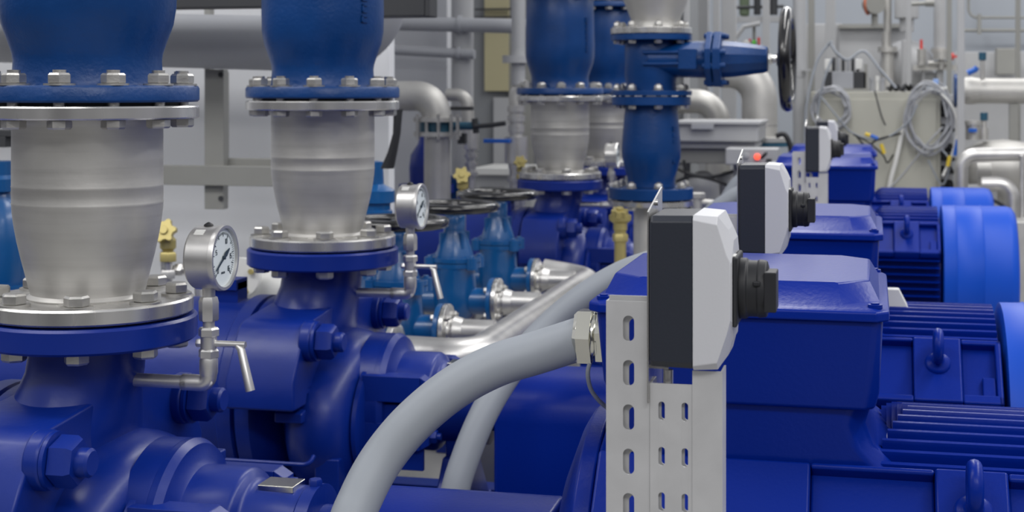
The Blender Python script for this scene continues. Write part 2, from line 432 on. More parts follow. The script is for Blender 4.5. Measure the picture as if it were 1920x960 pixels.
# ------------------------------------------------------------------ steel reducer spool on each pump
def make_spool():
    Y = Y0; t = thing('reducer_spool', '', 'pipe', (RX, Y, zb(.455)), 'stainless reducer spools on the pumps')
    p = MB().lathe([(.105,zb(.425)),(.118,zb(.424)),(.121,zb(.419)),(.1135,zb(.412)),(.1165,zb(.40)),(.1225,zb(.375)),(.1315,zb(.34)),(.1395,zb(.305)),(.1455,zb(.272)),(.1488,zb(.245)),(.1496,zb(.232)),(.1503,zb(.2295)),(.1496,zb(.227)),
             (.1498,zb(.1975)),(.1505,zb(.195)),(.1498,zb(.1925)),(.1495,zb(.075)),(.155,zb(.067)),(.158,zb(.060)),(.14,zb(.058))], (RX,Y,0), (0,0,1), 96)
    obj('pipe_wall', p, SPL, t)
    obj('flange', MB().lathe([(.09,0),(.207,0),(.211,.004),(.211,.028),(.207,.032),(.09,.032)], (RX,Y,zb(.4535)), (0,0,1), 96), ST, t)
    obj('flange', MB().lathe([(.12,0),(.220,0),(.2225,.003),(.2225,.023),(.220,.026),(.12,.026)], (RX,Y,zb(.0585)), (0,0,1), 96), ST, t)
    obj('gasket', MB().cyl((RX,Y,zb(.4585)), (0,0,1), .19, .005, 64), BKM, t, label='thin black gasket')
    obj('gasket', MB().cyl((RX,Y,zb(.0325)), (0,0,1), .19, .0075, 64), BKM, t, label='thin black gasket')
    vd = math.degrees(math.atan2(-RX, Y))
    bolts(t, 8, -7+vd, .176, RX, Y, zb(.4215), zb(.508), .0245, .021, .021, stud=False)
    return t
spool = make_spool()
SL = ['large grey stainless reducer spool at the far left edge on the nearest pump',
      'grey stainless reducer spool on the second pump, left of the smaller gauge',
      'grey stainless reducer spool on the third pump, right of the black handwheels',
      'grey stainless reducer spool mostly hidden between the third spool and the gate valve riser']
spool['label'] = SL[0]
for i in (1, 2, 3): dup(spool, UY[i]-Y0, SL[i])

# ------------------------------------------------------------------ check valve on each spool
def valve_profile(r, L, rf):
    return [(r*.9,.0),(r,.0),(r,.06*L/.5),(r*1.02,.09*L/.5),(r*1.08,.125*L/.5),(r*1.16,.155*L/.5),(r*1.2,.19*L/.5),(r*1.215,.24*L/.5),(r*1.2,.38*L/.5),(r*1.12,.42*L/.5),(r*1.02,.45*L/.5),(r,.5*L/.5)]
def make_check():
    Y = Y0; t = thing('check_valve', '', 'valve', (RX, Y, zb(.025)), 'blue check valves on the spools')
    r = .149
    pr = [(r*.9,0),(r+.004,.0),(r,.01),(r*.985,.05),(r*1.0,.065),(r*1.06,.092),(r*1.14,.125),(r*1.18,.16),(r*1.19,.22),(r*1.17,.34),(r*1.15,.45),(r*1.06,.475),(r,.49),(r*.9,.49)]
    obj('valve_body', MB().lathe(pr, (RX,Y,zb(-.008)), (0,0,1), 96), VB, t, smooth=50)
    obj('flange', MB().lathe([(.12,0),(.219,0),(.2225,.004),(.2225,.028),(.219,.033),(.12,.033)], (RX,Y,zb(.025)), (0,0,1), 96), VB, t)
    obj('flange', MB().lathe([(.12,0),(.219,0),(.2225,.004),(.2225,.028),(.219,.033),(.12,.033)], (RX,Y,zb(-.49)), (0,0,1), 96), VB, t)
    # raised cast marks on the side of the body
    c = MB()
    for k, (hw, hh) in enumerate(((.010,.012),(.012,.010),(.009,.012),(.012,.012),(.010,.010),(.012,.012))):
        a = R(62); z = zb(-.20)+k*.03; rr = r*1.185
        mx = Matrix.Translation((RX+rr*math.sin(a), Y-rr*math.cos(a), z)) @ Matrix.Rotation(a, 4, 'Z')
        c.box((-hh, -.004, -hw), (-hh*.5, .004, hw), mx); c.box((-hh, -.004, hw*.6), (hh, .004, hw), mx); c.box((-hh, -.004, -hw), (hh, .004, -hw*.6), mx)
    obj('cast_marks', c, VB, t)
    vd = math.degrees(math.atan2(-RX, Y))
    bolts(t, 12, 14+vd, .192, RX, Y, zb(-.008), zb(.0585), .0235, .020, .018)
    # upper spool stub
    return t
check = make_check()
CL = ['blue cast check valve at the top left corner above the largest spool',
      'blue cast check valve above the second spool, in front of the big grey pipe elbow',
      'blue cast check valve above the third spool with raised casting marks',
      'blue cast check valve farthest of the row, its top flange just in view']
check['label'] = CL[0]
for i in (1, 2, 3): dup(check, UY[i]-Y0, CL[i])
def make_upper():
    Y = Y0; t = thing('riser_pipe', '', 'pipe', (RX, Y, zb(-.53)), 'steel riser pipes above the check valves')
    obj('pipe_wall', MB().lathe([(.12,0),(.158,0),(.15,.02),(.15,1.6),(.14,1.6)], (RX,Y,zb(-.556)), (0,0,1), 64), SP, t)
    obj('flange', MB().lathe([(.12,0),(.2225,0),(.2225,.026),(.12,.026)], (RX,Y,zb(-.531)), (0,0,1), 96), ST, t)
    bolts(t, 12, 15, .192, RX, Y, zb(-.557), zb(-.49), .0235, .020, .018)
    return t
up = make_upper(); up['label'] = 'steel riser pipe above the nearest blue check valve'
for i in (1, 2, 3): dup(up, UY[i]-Y0, 'steel riser pipe above the %s blue check valve of the row' % BL[i])

# ------------------------------------------------------------------ pressure gauges
FONT = {'0':'abcdef','1':'bc','2':'abged','3':'abgcd','4':'fgbc','5':'afgcd','6':'afgedc','8':'abcdefg','9':'abfgcd'}
def make_gauge():
    Y = Y0; gx = -1.285
    t = thing('pressure_gauge', '', 'gauge', (-1.43, Y, zb(.555)), 'pressure gauges on the pump nozzles')
    zc_ = zb(.335); fx = gx+.022
    case = MB().lathe([(.02,-.032),(.058,-.032),(.0625,-.027),(.0625,.020),(.066,.022),(.066,.030),(.0645,.033),(.0585,.033),(.0575,.024),(.02,.024)], (gx, Y, zc_), (1,0,0), 72)
    obj('case', case, BR, t)
    d = MB().lathe([(.0,.0),(.0575,0),(.0575,.002),(0,.002)], (gx+.0245, Y, zc_), (1,0,0), 64)
    dial = obj('dial', d, DIAL, t)
    ik = MB(); F = gx+.027
    for k in range(51):
        a = R(225-270*k/50); L = .009 if k % 5 == 0 else .005; r1 = .051
        mx = Matrix.Translation((F, Y, zc_)) @ Matrix.Rotation(-(a-PI/2), 4, 'X')
        # local: +z radial after rotation about X
        mx = Matrix.Translation((F, Y, zc_)) @ Matrix.Rotation(a-PI/2, 4, 'X')
        ik.box((0, -.0004 if k % 5 else -.0008, r1-L), (.0006, .0004 if k % 5 else .0008, r1), mx)
    # numerals 0 5 10 15 in segment strokes; the dial seen from +X has +Y to its right
    def digit(ch, y, z, h=.009, wd=.005):
        seg = {'a':((0,1),(1,1)),'b':((1,1),(1,.5)),'c':((1,.5),(1,0)),'d':((0,0),(1,0)),'e':((0,.5),(0,0)),'f':((0,1),(0,.5)),'g':((0,.5),(1,.5))}
        for q in FONT[ch]:
            (a0, b0), (a1, b1) = seg[q]
            ya, za = y+(a0-.5)*wd, z+(b0-.5)*h; yb, zb_ = y+(a1-.5)*wd, z+(b1-.5)*h
            ik.box((F, min(ya,yb)-.0006, min(za,zb_)-.0006), (F+.0006, max(ya,yb)+.0006, max(za,zb_)+.0006))
    for txt, a in (('0',225),('5',157),('10',90-22),('15',0),('16',-45)):
        rr = .034
        for q, ch in enumerate(txt): digit(ch, Y+rr*math.cos(R(a))+(q-(len(txt)-1)/2)*.0072, zc_+rr*math.sin(R(a)))
    for q in range(3): ik.box((F, Y-.008+q*.006, zc_-.032), (F+.0006, Y-.0045+q*.006, zc_-.028))
    obj('dial_marks', ik, INK, dial)
    nd = MB(); mx = Matrix.Translation((F+.002, Y, zc_)) @ Matrix.Rotation(R(-58), 4, 'X')
    nd.prism([(-.0016,-.042),(.0016,-.042),(.0022,0),(.0055,.012),(.0012,.030),(-.0012,.030),(-.0055,.012),(-.0022,0)], mx @ Matrix(((0,0,1,0),(1,0,0,0),(0,1,0,0),(0,0,0,1))), .0012)
    nd.cyl((F, Y, zc_), (1,0,0), .004, .005, 16)
    obj('pointer', nd, INK, t)
    lb = MB()
    ang0 = R(28)
    for k in range(3):
        a = ang0+k*.09
        lb.box((gx-.018, -.0015, .0622), (gx+.002, .0035, .0632), Matrix.Translation((0, Y, zc_)) @ Matrix.Rotation(a, 4, 'X'))
    obj('case_label', lb, WHT, t, label='small pale sticker')
    obj('vent_plug', MB().lathe([(.008,0),(.010,.002),(.008,.005),(.003,.008),(0,.009)], (gx-.004, Y, zc_+.0615), (0,0,1), 16), BKM, t)
    s = MB()
    s.cyl((gx-.004, Y, zc_-.085), (0,0,1), .013, .026, 20)
    s.hexa((gx-.004, Y, zc_-.127), (0,0,1), .020, .048, .3)
    s.cyl((gx-.004, Y, zc_-.142), (0,0,1), .012, .02, 20)
    obj('stem', s, BR, t)
    v = MB()
    v.hexa((gx-.004, Y, zc_-.158), (0,0,1), .021, .018, .2)
    v.cyl((gx-.004, Y, zc_-.195), (0,0,1), .0165, .04, 24)
    v.hexa((gx-.004, Y, zc_-.201), (0,0,1), .021, .018, .1)
    v.lathe([(.017,0),(.0185,.006),(.0185,.03),(.017,.036)], (gx-.004, Y, zc_-.236), (0,0,1), 24)
    v.hexa((gx-.014, Y, zc_-.172), (-1,0,0), .009, .016)
    v.cyl((gx, Y, zc_-.172), (1,0,0), .0065, .075, 16)
    obj('isolating_valve', v, BR, t)
    h = MB().tube([(gx+.058, Y, zc_-.174), (gx+.066, Y-.002, zc_-.180), (gx+.088, Y-.006, zc_-.262)], .008, 14, radii=(.0065,.0095))
    obj('lever', h, BR, t)
    e = MB().tube(bend([(gx-.004, Y, zc_-.232), (gx-.004, Y, zc_-.252), (gx-.06, Y, zc_-.252)], .016, 6), .0165, 20)
    e.cyl((gx-.05, Y, zc_-.252), (-1,0,0), .0135, .13, 20); e.cyl((gx-.048, Y, zc_-.252), (-1,0,0), .0165, .012, 20)
    obj('connection_pipe', e, BR, t)
    return t
g = make_gauge()
GL = ['round steel pressure gauge on the nearest pump nozzle, largest gauge in view',
      'round steel pressure gauge on the second pump nozzle, in front of the black handwheels',
      'small blurred round pressure gauge left of the gate valve riser',
      'round steel pressure gauge on the farthest pump nozzle']
g['label'] = GL[0]
for i in (1, 2, 3): dup(g, UY[i]-Y0, GL[i])

# ------------------------------------------------------------------ coupling guard
def make_guard():
    Y = Y0; b = MB(); pl = []
    hw = .17; top = zb(.785); rr = .12
    for k in range(13):
        a = PI*k/12
        cy = -hw+rr if k > 6 else hw-rr
        pl.append((Y+(hw-rr if k <= 6 else -(hw-rr))+rr*math.cos(a), top-rr+rr*math.sin(a)))
    pl = [(Y+hw, zb(1.2))]+pl+[(Y-hw, zb(1.2))]
    b.yz(pl, -1.0, -.575)
    return solo('coupling_guard', b, MBL, '', 'guard', (-.78, Y, zb(1.2)), 'rounded blue coupling guards', bevel=.012)
cg = make_guard()
cg['label'] = 'rounded blue coupling guard at the bottom edge beside the near grey cable'
for i, l in ((1, 'rounded blue coupling guard left of the nearest slotted bracket, below the nickel gland'), (2, 'blue coupling guard of the third pump set'), (3, 'blue coupling guard of the farthest pump set')):
    dup(cg, UY[i]-Y0, l)

# ------------------------------------------------------------------ motors
def make_motor():
    Y = Y0; t = thing('electric_motor', '', 'motor', (-.1, Y, zb(1.2)), 'blue electric motors in a row')
    X0, X1 = -.50, .315
    core = MB().lathe([(.03,X0-.055),(.15,X0-.055),(.19,X0-.045),(.27,X0-.015),(.295,X0),(.295,X0+.03),(.270,X0+.035),(.270,X1),(.03,X1)], (0,Y,AZ), (1,0,0), 72)
    # feet
    for sy in (-1, 1):
        for xx in (-.42, .16):
            core.yz([(Y+sy*.14, AZ-.2), (Y+sy*.24, AZ-.12), (Y+sy*.27, zb(1.17)), (Y+sy*.33, zb(1.17)), (Y+sy*.33, zb(1.2)), (Y+sy*.14, zb(1.2))], xx, xx+.12)
    obj('frame', core, MBL, t, bevel=.004)
    fins = MB()
    for k in range(-7, 8):
        a = R(5.0*k); r0, r1 = .262, .325
        mx = Matrix.Translation((0, Y, AZ)) @ Matrix.Rotation(a, 4, 'X')
        xs = X0+.05
        # fin profile with a rounded top
        fins.yz([(-.0105, r0), (-.006, r1-.006), (-.003, r1), (.003, r1), (.006, r1-.006), (.0105, r0)], .062-.009*abs(k), X1-.01)
        fins.bm.verts.ensure_lookup_table()
        for v in fins.bm.verts[-12:]: v.co = mx @ v.co
    obj('top_fins', fins, MBL, t, smooth=50)
    for sy in (-1, 1):
        sf = MB()
        for k in range(8):
            z = AZ+.095-k*.033
            pl = [(Y+sy*.2, z-.004), (Y+sy*.325, z-.0025), (Y+sy*.33, z), (Y+sy*.325, z+.0025), (Y+sy*.2, z+.006)]
            sf.yz(pl, X0+.05, X1-.01)
        sf.box((X0+.05, Y+sy*.255, AZ-.145), (X1-.01, Y+sy*.268, AZ+.105))
        obj('side_fins', sf, MBL, t)
    # shoulder pads, with pockets either side of the lifting eye block
    for sy in (-1, 1):
        top, bot = (.195, .252), (.322, .118)
        dy, dz = bot[0]-top[0], bot[1]-top[1]; ln = math.hypot(dy, dz); ny, nz = -dz/ln, dy/ln
        ny, nz = abs(ny), abs(nz)
        def slab(x0, x1, out, t0=0.0, t1=1.0, mb=None):
            a = (top[0]+dy*t0, top[1]+dz*t0); b_ = (top[0]+dy*t1, top[1]+dz*t1)
            mb.yz([(Y+sy*(a[0]+ny*out), AZ+a[1]+nz*out), (Y+sy*(b_[0]+ny*out), AZ+b_[1]+nz*out), (Y+sy*(b_[0]-ny*.05), AZ+b_[1]-nz*.05), (Y+sy*(a[0]-ny*.05), AZ+a[1]-nz*.05)], x0, x1)
        pad = MB()
        slab(X0+.04, -.10, .022, mb=pad)           # plain length
        slab(-.10, .10, -.004, mb=pad); slab(-.10, .10, .022, 0, .06, pad); slab(-.10, .10, .022, .90, 1, pad)
        slab(.10, .215, .026, mb=pad)
        slab(.215, X1-.005, -.004, mb=pad); slab(.215, X1-.005, .022, 0, .08, pad); slab(.215, X1-.005, .022, .86, 1, pad); slab(X1-.02, X1-.005, .022, mb=pad)
        slab(.262, X1-.02, .012, .55, .86, pad)
        po = obj('shoulder_pad', pad, MBL, t, bevel=.007, bseg=3)
        # eye bolt
        c = Vector((.158, Y+sy*(top[0]+dy*.42+ny*.026), AZ+top[1]+dz*.42+nz*.026))
        n_ = Vector((0, sy*.45, .89)).normalized()
        if sy == 1: continue
        e = MB(); e.lathe([(0,-.012),(.031,-.012),(.031,.004),(.026,.010),(.018,.012),(.014,.020),(0,.020)], c, (0, sy*ny, nz), 28)
        if sy == -1: rot = (1, 0, 0)
        else: rot = (.5, .8, 0)
        e.torus(c+n_*.052, rot, .032, .0125, 36, 14)
        obj('lifting_eye', e, MBL, t, smooth=60)
    # drain tag
    obj('rating_tag', MB().box((-.135, Y-.330, AZ+.102), (-.01, Y-.322, AZ+.116)), GPL, t, label='small grey metal strip')
    # fan cowl
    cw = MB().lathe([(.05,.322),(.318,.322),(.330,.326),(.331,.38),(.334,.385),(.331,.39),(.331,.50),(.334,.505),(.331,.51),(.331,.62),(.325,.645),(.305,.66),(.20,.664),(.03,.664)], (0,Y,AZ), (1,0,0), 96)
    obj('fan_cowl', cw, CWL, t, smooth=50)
    # terminal box: pedestal, body, lid
    pd = MB(); 
    def rect(x0, x1, y0, y1, z, c):
        return [Vector(p) for p in ((x0+c,y0,z),(x1-c,y0,z),(x1,y0+c,z),(x1,y1-c,z),(x1-c,y1,z),(x0+c,y1,z),(x0,y1-c,z),(x0,y0+c,z))]
    pd.loft([rect(-.47, .05, Y-.20, Y+.20, zb(.645), .03), rect(-.455, .005, Y-.205, Y+.205, zb(.60), .03), rect(-.45, -.01, Y-.215, Y+.215, zb(.56), .03), rect(-.45, 0, Y-.22, Y+.22, zb(.524), .03)])
    pdo = obj('pedestal', pd, MBL, t, bevel=.01, smooth=50)
    bd = MB().loft([rect(-.440, .005, Y-.235, Y+.235, zb(.530), .018), rect(-.450, .012, Y-.242, Y+.242, zb(.50), .018), rect(-.458, .018, Y-.262, Y+.262, zb(.375), .012)])
    bx = obj('terminal_box', bd, MBL, t, bevel=.008, smooth=40, bseg=3)
    ld = MB()
    ld.loft([rect(-.470, .028, Y-.272, Y+.272, zb(.378), .02), rect(-.470, .028, Y-.272, Y+.272, zb(.362), .02), rect(-.462, .020, Y-.262, Y+.262, zb(.357), .02),
             rect(-.452, .012, Y-.250, Y+.250, zb(.353), .06), rect(-.44, -.005, Y-.205, Y+.215, zb(.322), .05)])
    lo = obj('lid', ld, MBL, bx, bevel=.004, smooth=30)
    for sx_ in (-.445, .005):
        for sy in (-1, 1):
            sc = MB().cyl((sx_, Y+sy*.245, zb(.3575)), (0,0,1), .012, .006, 18).cyl((sx_, Y+sy*.245, zb(.352)), (0,0,1), .007, .003, 12)
            obj('lid_screw', sc, MBL, bx)
    return t
motor = make_motor()
ML = ['blue finned electric motor at the lower right, nearest, behind the slotted bracket',
      'blue finned electric motor at the right, second of the row, with an upright lifting eye',
      'blue finned electric motor with a whole bright fan cowl, third of the row',
      'blue electric motor farthest of the row, its top showing before the beige cabinet']
motor['label'] = ML[0]
for i in (1, 2, 3): dup(motor, UY[i]-Y0, ML[i])

# ------------------------------------------------------------------ isolator switches on slotted brackets
def slot_strip(mb, x0, x1, z0, z1, y, th, slots):    # a plate facing -Y with rounded slots punched through (built as a grid of cells around them)
    """slots: list of (xc, zc, w, h) sorted in columns; the plate is made of strips and rounded slot frames"""
    cols = {}
    for s in slots: cols.setdefault(round(s[0], 5), []).append(s)
    xs = sorted(cols); edges = [x0]
    for xc in xs:
        w_ = cols[xc][0][2]
        mb.box((edges[-1], y, z0), (xc-w_/2, y+th, z1)); edges.append(xc+w_/2)
        ss = sorted(cols[xc], key=lambda q: q[1]); zz = z0
        for (_, zc_, ww, hh) in ss:
            a, b = zc_-hh/2, zc_+hh/2
            if a > zz: mb.box((xc-ww/2, y, zz), (xc+ww/2, y+th, a))
            r = ww/2
            for sg, zend in ((-1, a), (1, b)):   # rounded ends: corner fillets
                for sd in (-1, 1):
                    zc2 = zend-sg*r; pts = [(xc+sd*r, zc2), (xc+sd*r, zend)]
                    arcp = [(xc+sd*r*math.cos(t_), zc2+sg*r*math.sin(t_)) for t_ in [PI/2*k/6 for k in range(6, 0, -1)]]
                    mb.xz(pts+arcp, y, y+th)
            zz = b
        if zz < z1: mb.box((xc-w_/2, y, zz), (xc+w_/2, y+th, z1))
    mb.box((edges[-1], y, z0), (x1, y+th, z1))
SWY = 1.95
def make_bracket():
    Y = SWY; t = thing('slotted_bracket', '', 'bracket', (-.27, Y, 0), 'slotted steel switch brackets')
    th = .0025
    # left U channel: two slotted flanges joined by a web
    a = MB(); zt = zb(.279)
    sl = [(-.312, zb(.315+.0585*k), .015, .034) for k in range(26)]
    slot_strip(a, -.342, -.284, 0, zt, Y, th, sl)
    sl2 = [(-.3055, zb(.320+.0585*k), .015, .034) for k in range(26)]
    slot_strip(a, -.3395, -.2845, 0, zt+.006, Y+.010, th, sl2)
    a.box((-.342, Y+th, 0), (-.3395, Y+.042, zt))
    obj('channel', a, GV, t)
    b = MB(); z2 = zb(.385)
    sl = []
    for k in range(24):
        for x in (-.268, -.2375): sl.append((x, zb(.421+.0595*k), .0085, .0245))
    slot_strip(b, -.2835, -.2275, 0, z2, Y-.002, th, sl)
    b.box((-.2835, Y, 0), (-.281, Y+.045, z2))
    # plain folded flange to the right
    b.lathe([(.006,0),(.0085,0),(.0085,1.0),(.006,1.0)], (-.2270+0, Y+.0065, 0), (0,0,1), 8, a0=-PI/2, a1=0) if False else None
    b.xz([(-.2275,0),(-.191,0),(-.191,zb(.366)),(-.2275,zb(.366))], Y-.004, Y-.0015)
    b.box((-.191, Y-.004, 0), (-.1885, Y+.045, zb(.366)))
    slb = [(x+.003, z, w_, h_) for x, z, w_, h_ in sl]
    slot_strip(b, -.281, -.2285, 0, z2-.002, Y+.006, th, slb)
    obj('channel', b, GV, t, bevel=.0008)
    # mounting plate behind the switch
    m = MB(); m.yz([(Y-.01, zb(.41)), (Y+.12, zb(.41)), (Y+.12, zb(.135)), (Y-.01, zb(.16))], -.286, -.2838)
    m.cyl((-.2838, Y+.05, zb(.152)), (1,0,0), .004, .004, 12); m.box((-.2835, Y+.02, zb(.37)), (-.262, Y+.05, zb(.365)))
    m.cyl((-.262, Y+.018, zb(.40)), (0,0,1), .007, .03, 14)
    obj('mounting_plate', m, ST, t)
    return t
br = make_bracket()
br['label'] = 'tall slotted galvanised bracket in the foreground carrying the nearest switch'
BY = [Y - Y0 for Y in UY]
for i, l in ((1, 'slotted galvanised bracket behind the nearest switch, carrying the second switch'), (2, 'slotted galvanised bracket with slots showing below the third switch'), (3, 'slotted galvanised bracket carrying the farthest switch')):
    dup(br, BY[i], l)
def make_switch():
    Y = SWY; t = thing('isolator_switch', '', 'switch', (-.282, Y, zb(.364)), 'charcoal and pale grey isolator switches')
    y0, y1 = Y-.022, Y+.11
    b = MB()
    zt, zl = zb(.163), zb(.362)
    def rg(x, ins, c):
        ya, yb, za, zt_ = y0+ins, y1-ins, zl+ins, zt-ins
        return [Vector(p) for p in ((x,ya+c,za),(x,yb-c,za),(x,yb,za+c),(x,yb,zt_-c),(x,yb-c,zt_),(x,ya+c,zt_),(x,ya,zt_-c),(x,ya,za+c))]
    b.loft([rg(-.2815, .004, .006), rg(-.279, .001, .008), rg(-.225, 0, .008)])
    obj('base', b, CBK, t, bevel=.002)
    def rg2(x, iy, izb, izt, c):
        ya, yb, za, zt_ = y0+iy, y1-iy, zl+izb, zt-izt
        return [Vector(p) for p in ((x,ya+c,za),(x,yb-c,za),(x,yb,za+c),(x,yb,zt_-c),(x,yb-c,zt_),(x,ya+c,zt_),(x,ya,zt_-c),(x,ya,za+c))]
    c = MB().loft([rg2(-.225, -.001, -.001, -.001, .006), rg2(-.194, .001, .000, .001, .010), rg2(-.182, .003, .016, .020, .030), rg2(-.1775, .004, .034, .030, .030), rg2(-.1755, .010, .036, .034, .026)])
    cv = obj('cover', c, CWH, t, bevel=.0012, smooth=8)
    w_ = MB().box((-.177, y0+.02, zb(.245)), (-.172, y0+.045, zb(.215)))
    obj('marker_window', w_, WHT, cv, bevel=.001)
    zc_ = zb(.262); yc = (y0+y1)/2-.006
    pl = MB().box((-.1765, yc-.046, zc_-.046), (-.169, yc+.046, zc_+.046))
    obj('escutcheon', pl, BKM, t, bevel=.004)
    k = MB().lathe([(.0395,0),(.040,.002),(.040,.010),(.037,.012),(.037,.024),(.0385,.026),(.037,.036),(.03,.038),(0,.038)], (-.170, yc, zc_), (1,0,0), 48)
    k.box((-.136, yc-.038, zc_-.026), (-.120, yc+.01, zc_+.026))
    k.box((-.150, yc-.0405, zc_+.008), (-.140, yc-.030, zc_+.014))
    obj('knob', k, BKM, t, bevel=.002)
    return t
sw = make_switch()
sw['label'] = 'charcoal and pale grey rotary isolator switch in the foreground, largest of them'
for i, l in ((1, 'charcoal and pale grey isolator switch just behind the nearest terminal box, second largest'), (2, 'charcoal and pale grey isolator switch before the small blurred terminal box, third in line'), (3, 'charcoal and pale grey isolator switch half hidden behind the third, smallest')):
    dup(sw, BY[i], l)

# ------------------------------------------------------------------ cables and glands
def make_gland(dy):
    Y = 2.625+dy; z = zb(.440); x = -.462
    t = thing('cable_gland', '', 'gland', (x, Y, z), 'nickel cable glands on the terminal boxes')
    b = MB(); b.hexa((x+.010, Y, z), (-1,0,0), .054, .026, .25); b.cyl((x-.005, Y, z), (-1,0,0), .044, .018, 32)
    obj('body', b, NK, t)
    c = MB(); c.hexa((x-.018, Y, z), (-1,0,0), .053, .034, .05); c.lathe([(.046,0),(.046,.006),(.040,.012),(.037,.012)], (x-.040, Y, z), (-1,0,0), 32)
    obj('cap_nut', c, NK, t)
    c2 = MB(); c2.ring((x-.008, Y, z), (-1,0,0), .0485, .03, .003)
    obj('washer', c2, NK, t)
    return t
def make_cable(dy, pts, r, label):
    Y = 2.625+dy; z = zb(.440); x = -.462
    p = [(x-.03, Y, z)]+[tuple(P(a, b, c)) for a, b, c in pts]
    return solo('power_cable', MB().tube(p, r, 32, smooth=8), CAB, label, 'cable', (x-.03, Y, z), 'thick grey power cables')
gl = make_gland(0); gl['label'] = 'nickel hex cable gland on the nearest terminal box, left of the slotted bracket'
for i in (1, 2, 3): dup(gl, BY[i], 'nickel cable gland on the %s terminal box of the row' % BL[i])
make_cable(0, [(1010,660,2.615),(930,685,2.59),(850,728,2.56),(775,790,2.53),(718,858,2.50),(678,930,2.46),(650,1010,2.42),(640,1150,2.40)], .0385,
           'thick grey power cable sweeping from the near nickel gland down to the bottom edge')
make_cable(BY[1], [(1235,490,3.96),(1165,515,3.95),(1090,560,3.92),(1020,620,3.88),(960,690,3.80),(910,770,3.72),(872,860,3.66),(850,940,3.62),(842,1060,3.60)], .0365,
           'thick grey power cable passing behind the nearest one and ending beside the blue guard')
make_cable(BY[2], [(1415,350,7.35),(1370,372,7.33),(1320,410,7.3),(1285,460,7.28),(1260,540,7.25),(1250,700,7.2)], .0385,
           'grey power cable seen between the gate valve riser and the second switch')
make_cable(BY[3], [(1440,318,8.7),(1400,330,8.68),(1370,360,8.66),(1345,420,8.6),(1335,520,8.6)], .0385,
           'grey power cable of the farthest terminal box')
solo('earth_wire', MB().tube([P(1108,672,2.60), P(1102,700,2.60), P(1108,730,2.62), P(1124,752,2.64), P(1142,768,2.66), P(1160,790,2.68)], .004, 10, smooth=6), CAB,
     'thin grey wire drooping below the nickel gland beside the slotted bracket', 'wire', P(1108,672,2.60))
solo('wedge_block', MB().loft([[P(1660,578,4.05)+Vector(d) for d in ((0,0,0),(.06,0,0),(.06,.05,0),(0,.05,0))], [P(1660,578,4.05)+Vector(d) for d in ((.0,.005,.05),(.035,.005,.05),(.035,.045,.05),(.0,.045,.05))]]),
     WHT, 'small off-white wedge block on the second motor beside the near terminal box', 'cap', P(1660,578,4.05), bevel=.003)

# ------------------------------------------------------------------ handwheel
def handwheel(mb, o, axis, Rw, r, spokes=5, hub=.02, dish=.0):
    mb.torus(o, axis, Rw, r, 56, 16)
    mx = Matrix.Translation(o) @ AX(axis)
    for k in range(spokes):
        a = 2*PI*k/spokes
        mb.tube([mx @ Vector((hub*.8*math.cos(a), hub*.8*math.sin(a), -dish)), mx @ Vector((Rw*.6*math.cos(a), Rw*.6*math.sin(a), -dish*.6)), mx @ Vector((Rw*math.cos(a), Rw*math.sin(a), 0))], r*.65, 10)
    mb.lathe([(0,-dish-.02),(hub,-dish-.02),(hub,-dish+.015),(0,-dish+.015)], o, axis, 20)
    return mb

